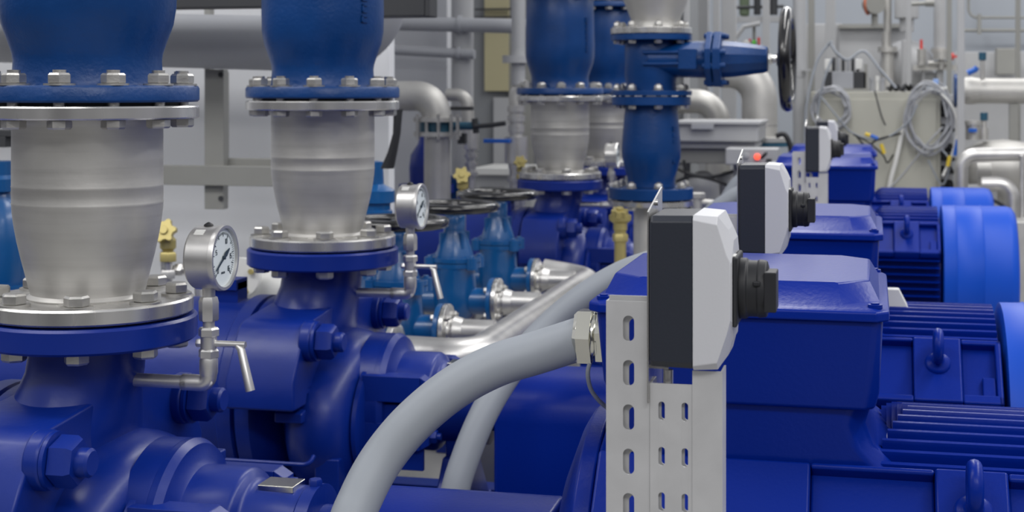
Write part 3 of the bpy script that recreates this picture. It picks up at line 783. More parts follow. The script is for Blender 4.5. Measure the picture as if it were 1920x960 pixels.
# ------------------------------------------------------------------ riser with gate valve and check valve (centre)
GX, GY = P(1221, 300, 6.6).x, 6.6
GS = 1/sc_at(Vector((GX, GY, 0)))        # metres per pixel there
def gz(py): return HC-(py-168)*GS
def make_gate_riser():
    # plain pipe at the bottom
    t = thing('standpipe', 'grey steel standpipe under the small blue check valve, behind the brass valve', 'pipe', (GX, GY, 0))
    obj('pipe_wall', MB().lathe([(.06,0),(.079,0),(.079,gz(384)),(.074,gz(376)),(.06,gz(376))], (GX,GY,0), (0,0,1), 48), SP, t)
    obj('flange', MB().cyl((GX,GY,gz(384)), (0,0,1), .186, .022, 64), ST, t)
    bolts(t, 8, 20, .155, GX, GY, gz(350), gz(384), .018, .018, .016)
    # check valve
    t = thing('check_valve', 'smaller blue check valve with raised marks between two flanges, below the gate valve', 'valve', (GX, GY, gz(373)))
    L = gz(197)-gz(350); r = .105
    pr = [(r*.9,0),(r*1.02,0),(r*1.0,.05*L),(r*1.02,.12*L),(r*1.15,.25*L),(r*1.24,.36*L),(r*1.25,.45*L),(r*1.22,.6*L),(r*1.16,.8*L),(r*1.12,.92*L),(r*1.1,L),(r*.9,L)]
    obj('valve_body', MB().lathe(pr, (GX,GY,gz(350)), (0,0,1), 64), VB, t, smooth=60)
    obj('flange', MB().cyl((GX,GY,gz(372)), (0,0,1), .186, gz(351)-gz(372), 64), VB, t, bevel=.003)
    obj('flange', MB().cyl((GX,GY,gz(197)), (0,0,1), .175, gz(181)-gz(197), 64), VB, t, bevel=.003)
    c = MB()
    for k in range(6):
        a = R(62); rr = r*1.18; z = gz(300)+k*.028
        mx = Matrix.Translation((GX+rr*math.sin(a), GY-rr*math.cos(a), z)) @ Matrix.Rotation(a, 4, 'Z')
        c.box((-.014, -.006, -.010), (.012, .006, -.004), mx); c.box((-.014, -.006, -.010), (-.008, .006, .010), mx)
        if k % 2: c.box((-.014, -.006, .004), (.012, .006, .010), mx)
    obj('cast_marks', c, VB, t)
    obj('inspection_tag', MB().box((P(1284,190,6.5).x-.018, 6.60-.06, gz(196)), (P(1284,190,6.5).x+.002, 6.60-.04, gz(183))), GRN, t, label='small green sticker')
    bolts(t, 8, 20, .152, GX, GY, gz(169), gz(197), .018, .018, .016)
    # gate valve with horizontal spindle
    t = thing('gate_valve', 'large blue gate valve with a sideways bonnet and an upright black handwheel', 'valve', (GX, GY, gz(180)))
    zc_ = gz(112)
    b = MB()
    b.lathe([(.10,gz(171)),(.112,gz(171)),(.112,gz(155)),(.118,gz(140)),(.118,gz(88)),(.112,gz(76)),(.10,gz(76))], (GX,GY,0), (0,0,1), 64)
    # side body to the right: an oval barrel
    rings = []
    for x, ry, rz in ((GX, .125, .078), (GX+.12, .125, .080), (GX+.18, .12, .080), (GX+.25, .105, .082), (GX+.305, .095, .083)):
        rings.append([Vector((x, GY+ry*math.cos(2*PI*k/40), zc_+rz*math.sin(2*PI*k/40))) for k in range(40)])
    b.loft(rings)
    for dz in (.03, -.02): b.tube([(GX-.02, GY-.123, zc_+dz), (GX+.16, GY-.122, zc_+dz)], .008, 10)
    b.box((GX+.135, GY-.132, zc_-.045), (GX+.215, GY-.09, zc_+.045))
    obj('valve_body', b, VB, t, bevel=.004, smooth=50)
    obj('flange', MB().cyl((GX,GY,gz(179)), (0,0,1), .180, gz(170)-gz(179), 64), VB, t, bevel=.002)
    obj('flange', MB().cyl((GX,GY,gz(76)), (0,0,1), .180, gz(65)-gz(76), 64), VB, t, bevel=.002)
    xf = P(1322, 112, GY-.1).x
    bn = MB()
    oct_ = [(.165*math.sin(R(a))*.95, .128*math.cos(R(a))) for a in (20,70,110,160,200,250,290,340)]
    bn.yz([(GY+a, zc_+b_) for a, b_ in oct_], xf, xf+.028); bn.yz([(GY+a*.98, zc_+b_) for a, b_ in oct_], xf+.032, xf+.068)
    for a in (25, 75, 105, 155, 205, 255, 285, 335):
        bn.cyl((xf-.01, GY+.135*math.sin(R(a)), zc_+.112*math.cos(R(a))), (1,0,0), .012, .10, 12)
    obj('bonnet_flange', bn, VB, t, bevel=.005)
    xb = P(1345, 112, GY-.1).x; xe = P(1437, 112, GY-.1).x
    bb = MB(); rings = []
    for x, ry, rz in ((xb-.01, .10, .085), (xb+.06, .088, .080), ((xb+xe)/2, .08, .074), (xe-.02, .066, .062), (xe, .060, .056)):
        rings.append([Vector((x, GY+ry*math.cos(2*PI*k/12+.26), zc_+rz*math.sin(2*PI*k/12+.26))) for k in range(12)])
    bb.loft(rings)
    obj('bonnet', bb, VB, t, bevel=.006, smooth=25)
    xw = P(1474, 112, GY-.1).x
    st_ = MB().cyl((xe-.005, GY, zc_), (1,0,0), .016, xw-xe-.02, 20); st_.hexa((xe, GY, zc_), (1,0,0), .025, .02)
    obj('spindle', st_, ST, t)
    wh = handwheel(MB(), Vector((xw, GY, zc_)), (1,-.015,0), .203, .027, 5, .032, .02)
    wh2 = MB().cyl((xw-.045, GY, zc_), (1,0,0), .03, .04, 24)
    obj('handwheel', wh, BK, t, label='glossy black handwheel', smooth=60)
    obj('wheel_hub', wh2, BKM, t, label='black hub')
    bolts(t, 8, 20, .152, GX, GY, gz(52), gz(76), .018, .018, .016)
    # conical reducer above
    t = thing('reducer_spool', 'grey steel reducer widening upward above the blue gate valve, at the top edge', 'pipe', (GX, GY, gz(64)))
    obj('pipe_wall', MB().lathe([(.09,gz(54)),(.112,gz(54)),(.106,gz(44)),(.108,gz(38)),(.15,gz(-6)),(.155,gz(-20)),(.155,gz(-20)+.9),(.14,gz(-20)+.9)], (GX+.02,GY,0), (0,0,1), 64), SP, t)
    obj('flange', MB().cyl((GX,GY,gz(64)), (0,0,1), .182, gz(53)-gz(64), 64), ST, t, bevel=.002)
make_gate_riser()

# brass valve in front of the standpipe
def brass_valve(px, py, Y, s, label, lower=0.0, star=True):
    p = P(px, py, Y)
    t = thing('brass_valve', label, 'valve', p, 'small brass vent valves')
    b = MB()
    b.cyl(p+Vector((0,0,-.045*s)), (0,0,1), .012*s, .05*s, 20); b.hexa(p+Vector((0,0,-.05*s)), (0,0,1), .021*s, .022*s); b.lathe([(.012*s,-.025*s),(.019*s,-.018*s),(.019*s,0),(.013*s,.008*s)], p, (0,0,1), 20)
    if lower:
        b.cyl(p+Vector((0,0,-lower)), (0,0,1), .016*s, lower, 20); b.hexa(p+Vector((0,0,-lower)), (0,0,1), .022*s, .03*s)
        b.lathe([(.020*s,0),(.030*s,.008*s),(.030*s,.02*s),(.020*s,.026*s)], p, (0,0,1), 20)
    obj('body', b, BRS, t)
    w_ = MB(); c = p+Vector((0,-.014*s,.020*s))
    pts = []
    for k in range(24):
        a = 2*PI*k/24; r = (.029 if k % 4 in (0, 1) else .022)*s; pts.append((r*math.cos(a), r*math.sin(a)))
    ax = (.25, -1, .35) if not lower else (.1, -.3, 1)
    w_.prism(pts if not lower else [(x*.8, y*.8) for x, y in pts], Matrix.Translation(c) @ AX(ax), .018*s)
    w_.cyl(c, ax, .010*s, .024*s, 14)
    obj('hand_knob', w_, BRS, t, bevel=.002)
    s_ = MB().cyl(p+Vector((0,0,-.05*s-.16*s)), (0,0,1), .010*s, .17*s, 16).hexa(p+Vector((0,0,-.09*s)), (0,0,1), .018*s, .02*s)
    s_.tube(bend([p+Vector((0,0,-.20*s)), p+Vector((0,0,-.25*s)), p+Vector((.16*s,0,-.25*s))], .02*s, 5), .011*s, 12)
    if not lower:
        s_.cyl((p.x+.16*s, p.y, 0), (0,0,1), .012*s, p.z-.24*s, 14)
        obj('stub_pipe', s_, BR, t)
    return t
brass_valve(315, 450, 4.95, 1.55, 'brass valve beside the largest spool, left of the near gauge')
brass_valve(868, 342, 7.0, 1.5, 'brass valve above the black handwheels, left of the two in the middle')
brass_valve(977, 314, 8.0, 1.3, 'brass valve just left of the third spool')
brass_valve(1163, 418, 6.3, 1.6, 'tall brass valve in front of the grey standpipe', lower=.26)

# ------------------------------------------------------------------ three gate valves on the small manifold
VX = -1.6
def make_small_valve():
    Y = 4.95; zf = zb(.83); zw = zb(.462)
    t = thing('gate_valve', '', 'valve', (VX, Y, zf-.09), 'light blue gate valves with black handwheels')
    b = MB()
    b.lathe([(0,-.085),(.05,-.08),(.078,-.05),(.088,0),(.086,.05),(.082,.12),(.085,.135)], (VX,Y,zf), (0,0,1), 40)
    b.lathe([(.04,-.165),(.052,-.165),(.052,.165),(.04,.165)], (VX,Y,zf), (1,0,0), 32)
    obj('valve_body', b, GB, t, smooth=60)
    # body/bonnet oval flange
    f = MB()
    ov = [(.105*math.cos(2*PI*k/32), .085*math.sin(2*PI*k/32)) for k in range(32)]
    f.prism(ov, Matrix.Translation((VX,Y,zf+.132)), .018); f.prism(ov, Matrix.Translation((VX,Y,zf+.153)), .018)
    for sx_ in (-1, 1):
        for sy in (-1, 1):
            f.cyl((VX+sx_*.085, Y+sy*.052, zf+.128), (0,0,1), .022, .046, 20); f.hexa((VX+sx_*.085, Y+sy*.052, zf+.172), (0,0,1), .011, .01)
    obj('bonnet_flange', f, GB, t, bevel=.003)
    o = MB()
    o.lathe([(.075,.168),(.073,.185),(.060,.225),(.046,.262),(.042,.28),(.042,.33),(.038,.335),(.0,.335)], (VX,Y,zf), (0,0,1), 24)
    for k in range(4):
        a = PI/4+k*PI/2
        o.yz([(-.006,.168),(.006,.168),(.006,.27),(-.006,.27)], .04, .066)
        o.bm.verts.ensure_lookup_table(); mx = Matrix.Translation((VX,Y,zf)) @ Matrix.Rotation(a, 4, 'Z')
        for v in o.bm.verts[-8:]: v.co = mx @ v.co
    obj('bonnet', o, GB, t, bevel=.002, smooth=50)
    obj('spindle', MB().cyl((VX,Y,zf+.33), (0,0,1), .012, zw-zf-.33+.02, 16), ST, t)
    obj('handwheel', handwheel(MB(), Vector((VX,Y,zw)), (0,0,1), .160, .019, 5, .026, .006), BK, t, smooth=60, label='glossy black handwheel')
    for sx_ in (-1, 1):
        obj('flange', MB().cyl((VX+sx_*.165, Y, zf), (sx_*-1,0,0) , .092, .018, 40), GB, t, bevel=.002)
    return t
sv = make_small_valve(); sv['label'] = 'light blue gate valve with black handwheel behind the second gauge, nearest of three'
dup(sv, .72, 'light blue gate valve with black handwheel, middle of the three')
dup(sv, 1.42, 'light blue gate valve with black handwheel nearest the third pump, farthest of the three')
def make_manifold():
    t = thing('manifold_pipe', 'bright stainless manifold pipe with three flanged branches beside the light blue gate valves', 'pipe', (-1.12, 5.6, zb(.9)))
    zf = zb(.83); mx_ = -1.235; zm = zb(.86)
    ya, yb = 4.60, 6.62
    pts = bend([(-1.50, ya+.03, zm), (mx_, ya, zm), (mx_, yb, zm), (-1.45, yb, zb(.83))], .11, 8)
    obj('header', MB().tube(pts, .062, 36), BR, t, smooth=60)
    obj('flange', MB().cyl((-1.50, ya+.03, zm), (-1,0,0), .10, .02, 40), ST, t, bevel=.002)
    for k, y in enumerate((4.95, 5.67, 6.37)):
        b = MB().cyl((VX+.187, y, zf), (1,0,0), .042, mx_-VX-.187-.02, 28); b.lathe([(.042,0),(.052,0),(.0425,.03)], (VX+.207, y, zf), (1,0,0), 28, caps=False)
        br_ = obj('branch', b, BR, t)
        fl = MB()
        fl.lathe([(.03,0),(.092,0),(.092,.016),(.052,.018),(.05,.026),(.03,.026)], (VX+.168, y, zf), (1,0,0), 48)
        obj('flange', fl, ST, t, bevel=.0015)
        for q in range(4):
            a = PI/4+q*PI/2; c = (VX+.184, y+.070*math.cos(a), zf+.070*math.sin(a))
            bb = MB().hexa(c, (1,0,0), .012, .012).hexa((VX+.145, c[1], c[2]), (-1,0,0), .012, .012).cyl((VX+.135, c[1], c[2]), (1,0,0), .006, .068, 12)
            obj('bolt', bb, ZN, t)
    for y in (4.8, 6.2):
        obj('support', MB().box((mx_-.03, y-.03, 0), (mx_+.03, y+.03, zm-.05)), GPM, t)
    obj('side_outlet', MB().cyl((mx_+.04, 5.95, zm+.0), (1,0,0), .022, .10, 20).hexa((mx_+.13, 5.95, zm), (1,0,0), .032, .03), BR, t)
make_manifold()
#BACKGROUND
# ------------------------------------------------------------------ background helpers
def pxbox(mb, px0, py0, px1, py1, Y, d):
    a = P(px0, py1, Y); b = P(px1, py0, Y)
    return mb.box((a.x, Y, a.z), (b.x, Y+d, b.z))
def rpx(w, px, Y): return w/2/sc_at(P(px, 168, Y))
def vp(mb, px, py0, py1, w, Y, seg=24):
    a = P(px, py1, Y); b = P(px, py0, Y)
    return mb.cyl((a.x, Y, a.z), (0,0,1), rpx(w, px, Y), b.z-a.z, seg)
def hp(mb, px0, px1, py0, py1, w, Y, seg=24):
    a = P(px0, py0, Y); b = P(px1, py1, Y)
    return mb.cyl(a, b-a, rpx(w, (px0+px1)/2, Y), (b-a).length, seg)
def floor_post(mb, px, w, Y, z1, d=None):
    r = rpx(w, px, Y); x = P(px, 168, Y).x
    return mb.box((x-r, Y, 0), (x+r, Y+(d or 2*r), z1))

# ---- left
t = thing('header_pipe', 'large grey pipe behind the first two risers, turning upward in an elbow', 'pipe', P(300, 130, 5.7))
pts = bend([P(-250, 62, 5.7), P(712, 86, 5.7), P(712, -420, 5.7)], .20, 12)
obj('pipe_wall', MB().tube(pts, .112, 40), GP, t, smooth=60)
for px in (-60, 250): obj('hanger', MB().box((P(px,0,5.7).x-.02, 5.68, P(px,20,5.7).z), (P(px,0,5.7).x+.02, 5.72, 3.4)).ring(P(px,72,5.7)-Vector((.02,0,0)), (1,0,0), .120, .113, .04), DK, t)
solo('support_beam', pxbox(MB(), -150, -70, 560, 22, 5.2, .12), DK, 'dark support beam above the large grey pipe at the top edge', 'beam', P(200, 22, 5.2), bevel=.004)
solo('actuator_box', pxbox(pxbox(MB(), 690, -80, 796, 31, 5.3, .16), 796, -60, 806, 31, 5.3, .1), DK, 'black box at the top edge right of the second riser', 'box', P(740, 31, 5.3), bevel=.004)
t = thing('wall_frame', 'grey steel frame of one post and two rails standing before the pale wall', 'frame', P(400, 395, 5.75))
b = MB(); pxbox(b, 383, 130, 419, 392, 5.78, .05); obj('post', b, GPM, t, bevel=.003)
b = MB(); pxbox(b, 150, 314, 640, 344, 5.74, .04); obj('rail', b, GPM, t, bevel=.003)
b = MB(); pxbox(b, 408, 299, 640, 312, 5.83, .04); obj('rail', b, GPM, t, bevel=.003)
b = MB(); pxbox(b, 383, -100, 394, 130, 5.83, .04); pxbox(b, 413, 135, 420, 300, 5.83, .05); obj('stay', b, GPM, t)
for py in (140, 372):
    obj('bolt_head', MB().cyl(P(415, py, 5.779), (0,-1,0), .011, .008, 12), DK, t)
solo('shelf_bracket', pxbox(pxbox(MB(), -30, 244, 24, 256, 4.9, .1), -30, 256, 10, 276, 4.9, .1), DK, 'black bracket end at the far left edge beside the largest spool', 'bracket', P(0, 276, 4.9), bevel=.003)
t = thing('strainer_valve', 'light blue domed valve body cut off by the left edge', 'valve', P(0, 540, 4.6))
c = P(-8, 540, 4.6); s = 1/sc_at(c)
obj('dome', MB().lathe([(55*s,0),(62*s,30*s),(62*s,90*s),(56*s,130*s),(40*s,160*s),(28*s,172*s),(26*s,190*s)], c, (0,0,1), 48), GB, t, smooth=60)
obj('cap_flange', MB().lathe([(20*s,182*s),(36*s,182*s),(36*s,205*s),(30*s,212*s),(30*s,238*s),(0,238*s)], c, (0,0,1), 40), GB, t)
obj('lower_body', MB().lathe([(40*s,-300*s),(66*s,-300*s),(66*s,-20*s),(70*s,-12*s),(70*s,8*s),(50*s,8*s)], c, (0,0,1), 40), GB, t)
# pipework under the near brass valve
t = thing('drain_pipe', 'small stainless pipe with fittings behind the near gauge, under the brass valve', 'pipe', P(315, 520, 4.98))
b = MB(); vp(b, 312, 470, 540, 20, 4.98); x_ = P(312,0,4.98).x; b.cyl((x_, 4.98, 0), (0,0,1), rpx(20,312,4.98), 1.2, 20); b.hexa(P(312, 500, 4.98), (0,0,1), .024, .04)
b.tube(bend([P(312,505,4.98), P(370,505,4.98), P(372,560,4.98)], .02, 5), .014, 14)
b.hexa(P(330,505,4.98), (1,0,0), .024, .03)
obj('pipe_run', b, BR, t)
# white insulated elbows behind the second pump
t = thing('insulated_pipe', 'white insulated elbow with flanges between the near gauge and second pump', 'pipe', P(480, 560, 5.3))
b = MB().tube(bend([P(470, 700, 5.35), P(470, 545, 5.35), P(600, 545, 5.35)], .10, 8), .085, 32)
obj('elbow', b, WHT, t, smooth=60)
x_ = P(470,0,5.35).x; obj('lower_leg', MB().cyl((x_, 5.35, 0), (0,0,1), .085, P(470,700,5.35).z, 32), WHT, t)
obj('collar', MB().cyl(P(455, 520, 5.2), (.1,-1,.1), .075, .03, 32), WHT, t, bevel=.004)
for k in range(4):
    a = k*PI/2+.5; obj('bolt_head', MB().hexa(P(455, 520, 5.2)+Vector((.055*math.cos(a), -.03, .055*math.sin(a))), (.1,-1,.1), .012, .014), BRS, t)

# blue lever valve right of the second riser
t = thing('lever_valve', 'blue valve with a long curved black lever right of the second spool', 'valve', P(712, 410, 5.6))
c = P(706, 395, 5.6); s = 1/sc_at(c)
b = MB().lathe([(20*s,-560*s),(30*s,-560*s),(30*s,0),(26*s,2*s),(26*s,14*s),(34*s,16*s),(34*s,38*s),(28*s,42*s),(14*s,50*s),(12*s,92*s),(0,94*s)], c, (0,0,1), 36)
obj('valve_body', b, GB, t)
lv = MB(); pts = [P(726, 316, 5.5), P(736, 285, 5.5), P(744, 250, 5.5), P(746, 215, 5.5), P(742, 205, 5.5)]
rings = []
for p_, w_ in zip(pts, (13, 9, 7, 8, 14)):
    r_ = w_*s; rings.append([p_+Vector((r_*math.cos(a), .02*math.sin(a), 0)) for a in [2*PI*k/12 for k in range(12)]])
lv.loft(rings); lv.tube([P(742,207,5.5), P(690,206,5.5), P(640,208,5.5)], 6*s, 12)
obj('lever', lv, BKM, t, smooth=60, label='black curved lever')

# ---- middle left pipes
def run(name, label, segs, Y, m, cat='pipe', grp=None):
    t = thing(name, label, cat, P(segs[0][0], max(segs[0][2], segs[0][3]), Y), grp)
    for k, (x0, x1, y0, y1, w) in enumerate(segs): obj('pipe_wall' if k == 0 else 'coupling', hp(MB(), x0, x1, y0, y1, w, Y), m, t)
    return t
run('cross_pipe', 'grey horizontal pipe at the top, with a dark coupling, between second and third risers', [(700,1010,43,50,27),(860,866,46,46,34)], 8.81, GP)
run('cross_pipe', 'thinner grey horizontal pipe just below another, ending in a short stub', [(700,890,92,102,18),(858,864,100,100,25)], 8.82, GP)
t = thing('tower_pipe', 'tall vertical grey pipe between the second and third risers', 'pipe', P(866, 330, 8.9))
b = MB(); vp(b, 868, -400, 330, 40, 8.9); obj('pipe_wall', b, GPL, t); b = MB(); vp(b, 868, 300, 1200, 24, 8.9); obj('lower_pipe', b, GPL, t)
t = thing('sight_pipe', 'slim vertical stainless pipe with threaded fittings left of the third spool', 'pipe', P(972, 400, 8.3))
b = MB(); vp(b, 972, -400, 160, 26, 8.5); obj('pipe_wall', b, GPL, t)
b = MB(); vp(b, 968, 104, 118, 52, 8.5); obj('flange', b, GPL, t)
b = MB(); b.tube(bend([P(990,160,8.5), P(966,165,8.5), P(966,240,8.5)], .05, 6), .034, 18); obj('elbow', b, SP, t)
b = MB(); z_ = 198
for h_, w_ in ((12,34),(6,26),(12,34),(6,26),(14,32),(8,26),(50,44),(10,30),(16,26),(8,34),(14,24),(8,32),(14,24),(8,34),(60,22),(10,30),(500,20)):
    vp(b, 968, z_, z_+h_, w_, 8.3); z_ += h_
obj('fittings', b, BR, t)
b = MB(); pxbox(b, 906, 261, 955, 268, 8.2, .03); obj('lever', b, BLP, t, bevel=.003, label='blue lever handle')
t = thing('butterfly_pipe', 'grey elbow pipe coming down through a dark teal butterfly valve left of centre', 'pipe', P(820, 380, 8.05))
b = MB().tube(bend([P(690,180,8.05), P(818,180,8.05), P(818,226,8.05)], .115, 10), rpx(56,800,8.05), 32); obj('elbow', b, SP, t, smooth=60)
b = MB(); vp(b, 820, 250, 1000, 50, 8.05); obj('pipe_wall', b, SP, t)
for y0 in (220, 247):
    b = MB(); vp(b, 820, y0, y0+8, 90, 8.05, 40); obj('flange', b, SP, t)
b = MB(); vp(b, 820, 228, 247, 66, 8.05, 40); hp(b, 850, 898, 236, 236, 15, 8.0); obj('valve_body', b, TEAL, t, label='dark teal valve body')
b = MB(); b.tube([P(890,222,7.98), P(893,250,7.98)], .018, 10); b.tube([P(890,237,7.95), P(925,234,7.95), P(948,231,7.95)], .014, 10); obj('lever', b, DK, t, label='dark lever')
for px in (783, 800, 822, 846, 858):
    b = MB(); vp(b, px, 214, 262, 7, 7.93, 10); obj('bolt', b, ZN, t)
t = thing('drop_elbow', 'small grey elbow pipe with fittings right of the teal butterfly valve', 'pipe', P(880, 330, 8.3))
b = MB().tube(bend([P(838,178,8.6), P(876,178,8.6), P(879,262,8.6)], .07, 8), rpx(24,870,8.6), 20); obj('elbow', b, SP, t, smooth=60)
b = MB(); z_ = 240
for h_, w_ in ((40,30),(8,20),(8,26),(8,18),(8,24),(10,18),(8,26),(500,16)):
    vp(b, 883, z_, z_+h_, w_, 8.6); z_ += h_
obj('fittings', b, BR, t)
b = MB(); pxbox(b, 844, 200, 884, 207, 8.2, .05); obj('clamp', b, DK, t)
b = MB(); pxbox(b, 858, 250, 872, 270, 8.2, .05); obj('tag_block', b, DK, t)
t = thing('check_valve', 'blue valve body half hidden behind the pipe below the teal butterfly valve', 'valve', P(790, 360, 8.45))
c = P(800, 345, 8.45); s = 1/sc_at(c)
obj('valve_body', MB().lathe([(32*s,0),(33*s,30*s),(30*s,55*s),(16*s,76*s),(13*s,92*s),(0,94*s)], c, (0,0,1), 36), PB, t, smooth=60)
obj('flange', MB().cyl(c-Vector((0,0,16*s)), (0,0,1), 52*s, 16*s, 40), PB, t)
obj('lower_body', MB().cyl(c-Vector((0,0,330*s)), (0,0,1), 36*s, 315*s, 36), PB, t)
solo('valve_block', pxbox(MB(), 838, 330, 862, 420, 8.5, .15), VB, 'blue block behind the brass valve above the black handwheels', 'block', P(850, 420, 8.5), bevel=.01)
# housing with panels
t = thing('plant_housing', 'tall dark grey plant housing with a yellowed panel behind the third riser', 'cabinet', P(960, 700, 11.5))
b = MB(); a_ = P(834,0,11.5); c_ = P(1290,0,11.5); b.box((a_.x, 11.5, 0), (c_.x, 12.2, 3.6)); obj('body', b, WALLD, t)
b = MB(); pxbox(b, 908, -60, 953, 171, 11.44, .05); obj('panel', b, YP, t, label='yellowed panel', bevel=.004)
b = MB(); pxbox(b, 925, 183, 953, 312, 11.44, .05); obj('panel', b, GPL, t, label='pale grey panel', bevel=.004)
b = MB(); pxbox(b, 953, 40, 1000, 330, 11.46, .03); obj('panel', b, GPM, t, bevel=.004)
for y0, y1 in ((15,19),(30,34)):
    b = MB(); pxbox(b, 890, y0, 960, y1, 11.38, .04); obj('rail', b, DK, t)
b = MB(); pxbox(b, 1290-8, -300, 1290, 400, 11.4, .1); obj('corner_post', b, GPL, t)
t = thing('work_bench', 'pale bench top on a grey base behind the black handwheels', 'bench', P(925, 500, 10.5))
b = MB(); pxbox(b, 886, 316, 1000, 328, 10.5, .6); obj('bench_top', b, WHT, t, bevel=.006)
b = MB(); pxbox(b, 892, 328, 996, 620, 10.55, .5); obj('base', b, GPL, t, bevel=.004)
b = MB(); pxbox(b, 900, 352, 945, 364, 10.53, .03); obj('drawer_slot', b, DK, t)

# ---- centre right
PILLARS = 'grey vertical posts of the plant frame'
def post(px, w, Y, y1, label, m=GPL):
    b = MB(); r = rpx(w, px, Y); x = P(px, 168, Y).x; b.box((x-r, Y, 0), (x+r, Y+2*r, y1))
    b.box((x-r*1.8, Y-r*.8, 0), (x+r*1.8, Y+r*2.8, .015))
    return solo('frame_post', b, m, label, 'post', (x, Y, 0), PILLARS, bevel=.004)
post(1312, 30, 13.0, 3.4, 'wide grey frame post directly above the blue bonnet of the gate valve')
post(1343, 12, 12.6, 3.4, 'slim pale frame post left of the horizontal bracket with green parts')
post(1366, 26, 12.8, 3.4, 'grey frame post behind the blue bonnet, left end of the diagonal brace')
post(1436, 13, 12.4, 3.4, 'slim grey frame post just left of the big black handwheel')
post(1521, 12, 13.5, 3.4, 'narrow dark frame post right of the tall white pipe', GPM)
post(1557, 18, 13.2, 3.4, 'grey frame post left of the machine panel behind the cabinet')
post(1704, 10, 12.2, 3.4, 'slim grey frame post rising through the grey vessel')
post(1780, 9, 12.6, 3.4, 'thin grey frame post beside the red arrow-shaped handle', GPM)
post(1802, 13, 10.9, 3.4, 'grey frame post in front of the big horizontal pipe flange')
post(1909, 9, 12.4, 3.4, 'thin grey frame post near the right edge', GPM)
t = thing('frame_brace', 'grey rail and diagonal brace behind the blue bonnet and handwheel', 'frame', P(1400, 45, 12.9))
b = MB(); pxbox(b, 1366, 30, 1470, 42, 12.95, .08); obj('rail', b, GPL, t)
b = MB().tube([P(1376, 75, 12.93), P(1395, 50, 12.93), P(1425, 44, 12.93)], .02, 8); obj('brace', b, GPL, t)
t = thing('valve_group', 'green and dark fittings on the rail above the gate valve bonnet', 'valve', P(1410, 30, 13.3))
b = MB(); pxbox(b, 1386, -20, 1404, 30, 13.3, .12); obj('green_body', b, mat('dull_green', (.12,.16,.10), .5), t, bevel=.02)
b = MB(); vp(b, 1420, -20, 28, 13, 13.3); vp(b, 1450, -20, 28, 16, 13.3); hp(b, 1376, 1470, 14, 12, 6, 13.3); obj('pipe_stubs', b, DK, t)
t = thing('red_handle_valve', 'small valve with two red levers above the gate valve bonnet', 'valve', P(1412, 92, 13.0))
b = MB(); pxbox(b, 1404, 73, 1408, 88, 13.0, .03); pxbox(b, 1420, 70, 1425, 88, 13.0, .03); obj('lever', b, REDM, t)
b = MB(); hp(b, 1406, 1422, 80, 80, 6, 13.0); vp(b, 1414, 40, 130, 6, 13.02); obj('body', b, GPM, t)
b = MB(); hp(b, 1411, 1417, 80, 80, 9, 13.0); obj('green_ring', b, GRN, t)
b = MB(); hp(b, 1392, 1412, 80, 80, 4, 13.0); b.lathe([(.02,0),(.028,.004),(.02,.014),(0,.016)], P(1399, 80, 12.97), (0,-1,0), 16); obj('indicator', b, WHT, t)
t = thing('white_pipe', 'tall white vertical pipe just right of the big black handwheel', 'pipe', P(1499, 600, 11.6))
b = MB(); x = P(1499, 168, 11.6).x; b.cyl((x, 11.6, 0), (0,0,1), rpx(24, 1499, 11.6), 3.5, 28); obj('pipe_wall', b, GPL, t)
b = MB(); b.ring((x, 11.6, 1.9), (0,0,1), rpx(24,1499,11.6)*1.1, rpx(24,1499,11.6), .05, 28); pxbox(b, 1505, 129, 1520, 133, 11.5, .06); obj('clamp', b, GPL, t)
def big_elbow(pxh, py, pxv, w, Y, label, R_, x0, m):
    t = thing('elbow_pipe', label, 'pipe', P(pxv, 300, Y))
    b = MB().tube(bend([P(x0, py, Y), P(pxv, py, Y), P(pxv, 420, Y)], R_, 12), rpx(w, pxv, Y), 36); obj('pipe_wall', b, m, t, smooth=60)
    b = MB(); r = rpx(w, pxv, Y); q = P(pxv, 235, Y); b.ring(q, (0,0,1), r*1.02, r*.98, .012, 36); obj('weld_seam', b, BR, t)
    b = MB(); q = P(pxv, 420, Y); b.cyl((q.x, Y, 0), (0,0,1), r*1.01, q.z, 36); obj('lower_pipe', b, m, t)
big_elbow(0, 132, 1424, 66, 10.6, 'large pale grey elbow pipe below the gate valve handwheel', .215, 1350, SP)
big_elbow(0, 190, 1346, 46, 11.0, 'smaller pale grey elbow pipe left of the large one', .16, 1262, SP)
t = thing('instrument_tray', 'pale grey open tray on a stand right of the blue check valve', 'tray', P(1350, 400, 9.5))
b = MB(); pxbox(b, 1262, 232, 1422, 266, 9.5, .7); obj('tray', b, CBG if False else GPL, t, bevel=.012)
b = MB(); pxbox(b, 1258, 228, 1426, 233, 9.47, .76); obj('rim', b, GPL, t, bevel=.004)
b = MB(); pxbox(b, 1296, 233, 1338, 242, 9.46, .02); obj('label_strip', b, GP, t)
b = MB(); pxbox(b, 1268, 266, 1416, 278, 9.55, .6); obj('lower_tray', b, GPL, t, bevel=.006)
b = MB(); pxbox(b, 1262, 278, 1380, 306, 9.6, .5); obj('body', b, GPM, t, bevel=.006)
b = MB()
for px in (1274, 1408):
    for yy in (9.62, 10.0):
        x = P(px, 0, 9.6).x; b.box((x-.02, yy, 0), (x+.02, yy+.04, P(px, 300, 9.6).z))
obj('stand', b, GPM, t)
t = thing('control_box', 'pale grey control box with a lit red push button', 'box', P(1410, 310, 9.2))
b = MB(); pxbox(b, 1360, 279, 1458, 309, 9.2, .25); obj('housing', b, GPL, t, bevel=.008)
obj('push_button', MB().lathe([(.018,0),(.019,.01),(.014,.018),(0,.021)], P(1420, 294, 9.2), (0,-1,0), 20), LAMP, t, label='lit red push button')
obj('push_button', MB().lathe([(.018,0),(.018,.01),(0,.014)], P(1399, 292, 9.2), (0,-1,0), 20), GPL, t)
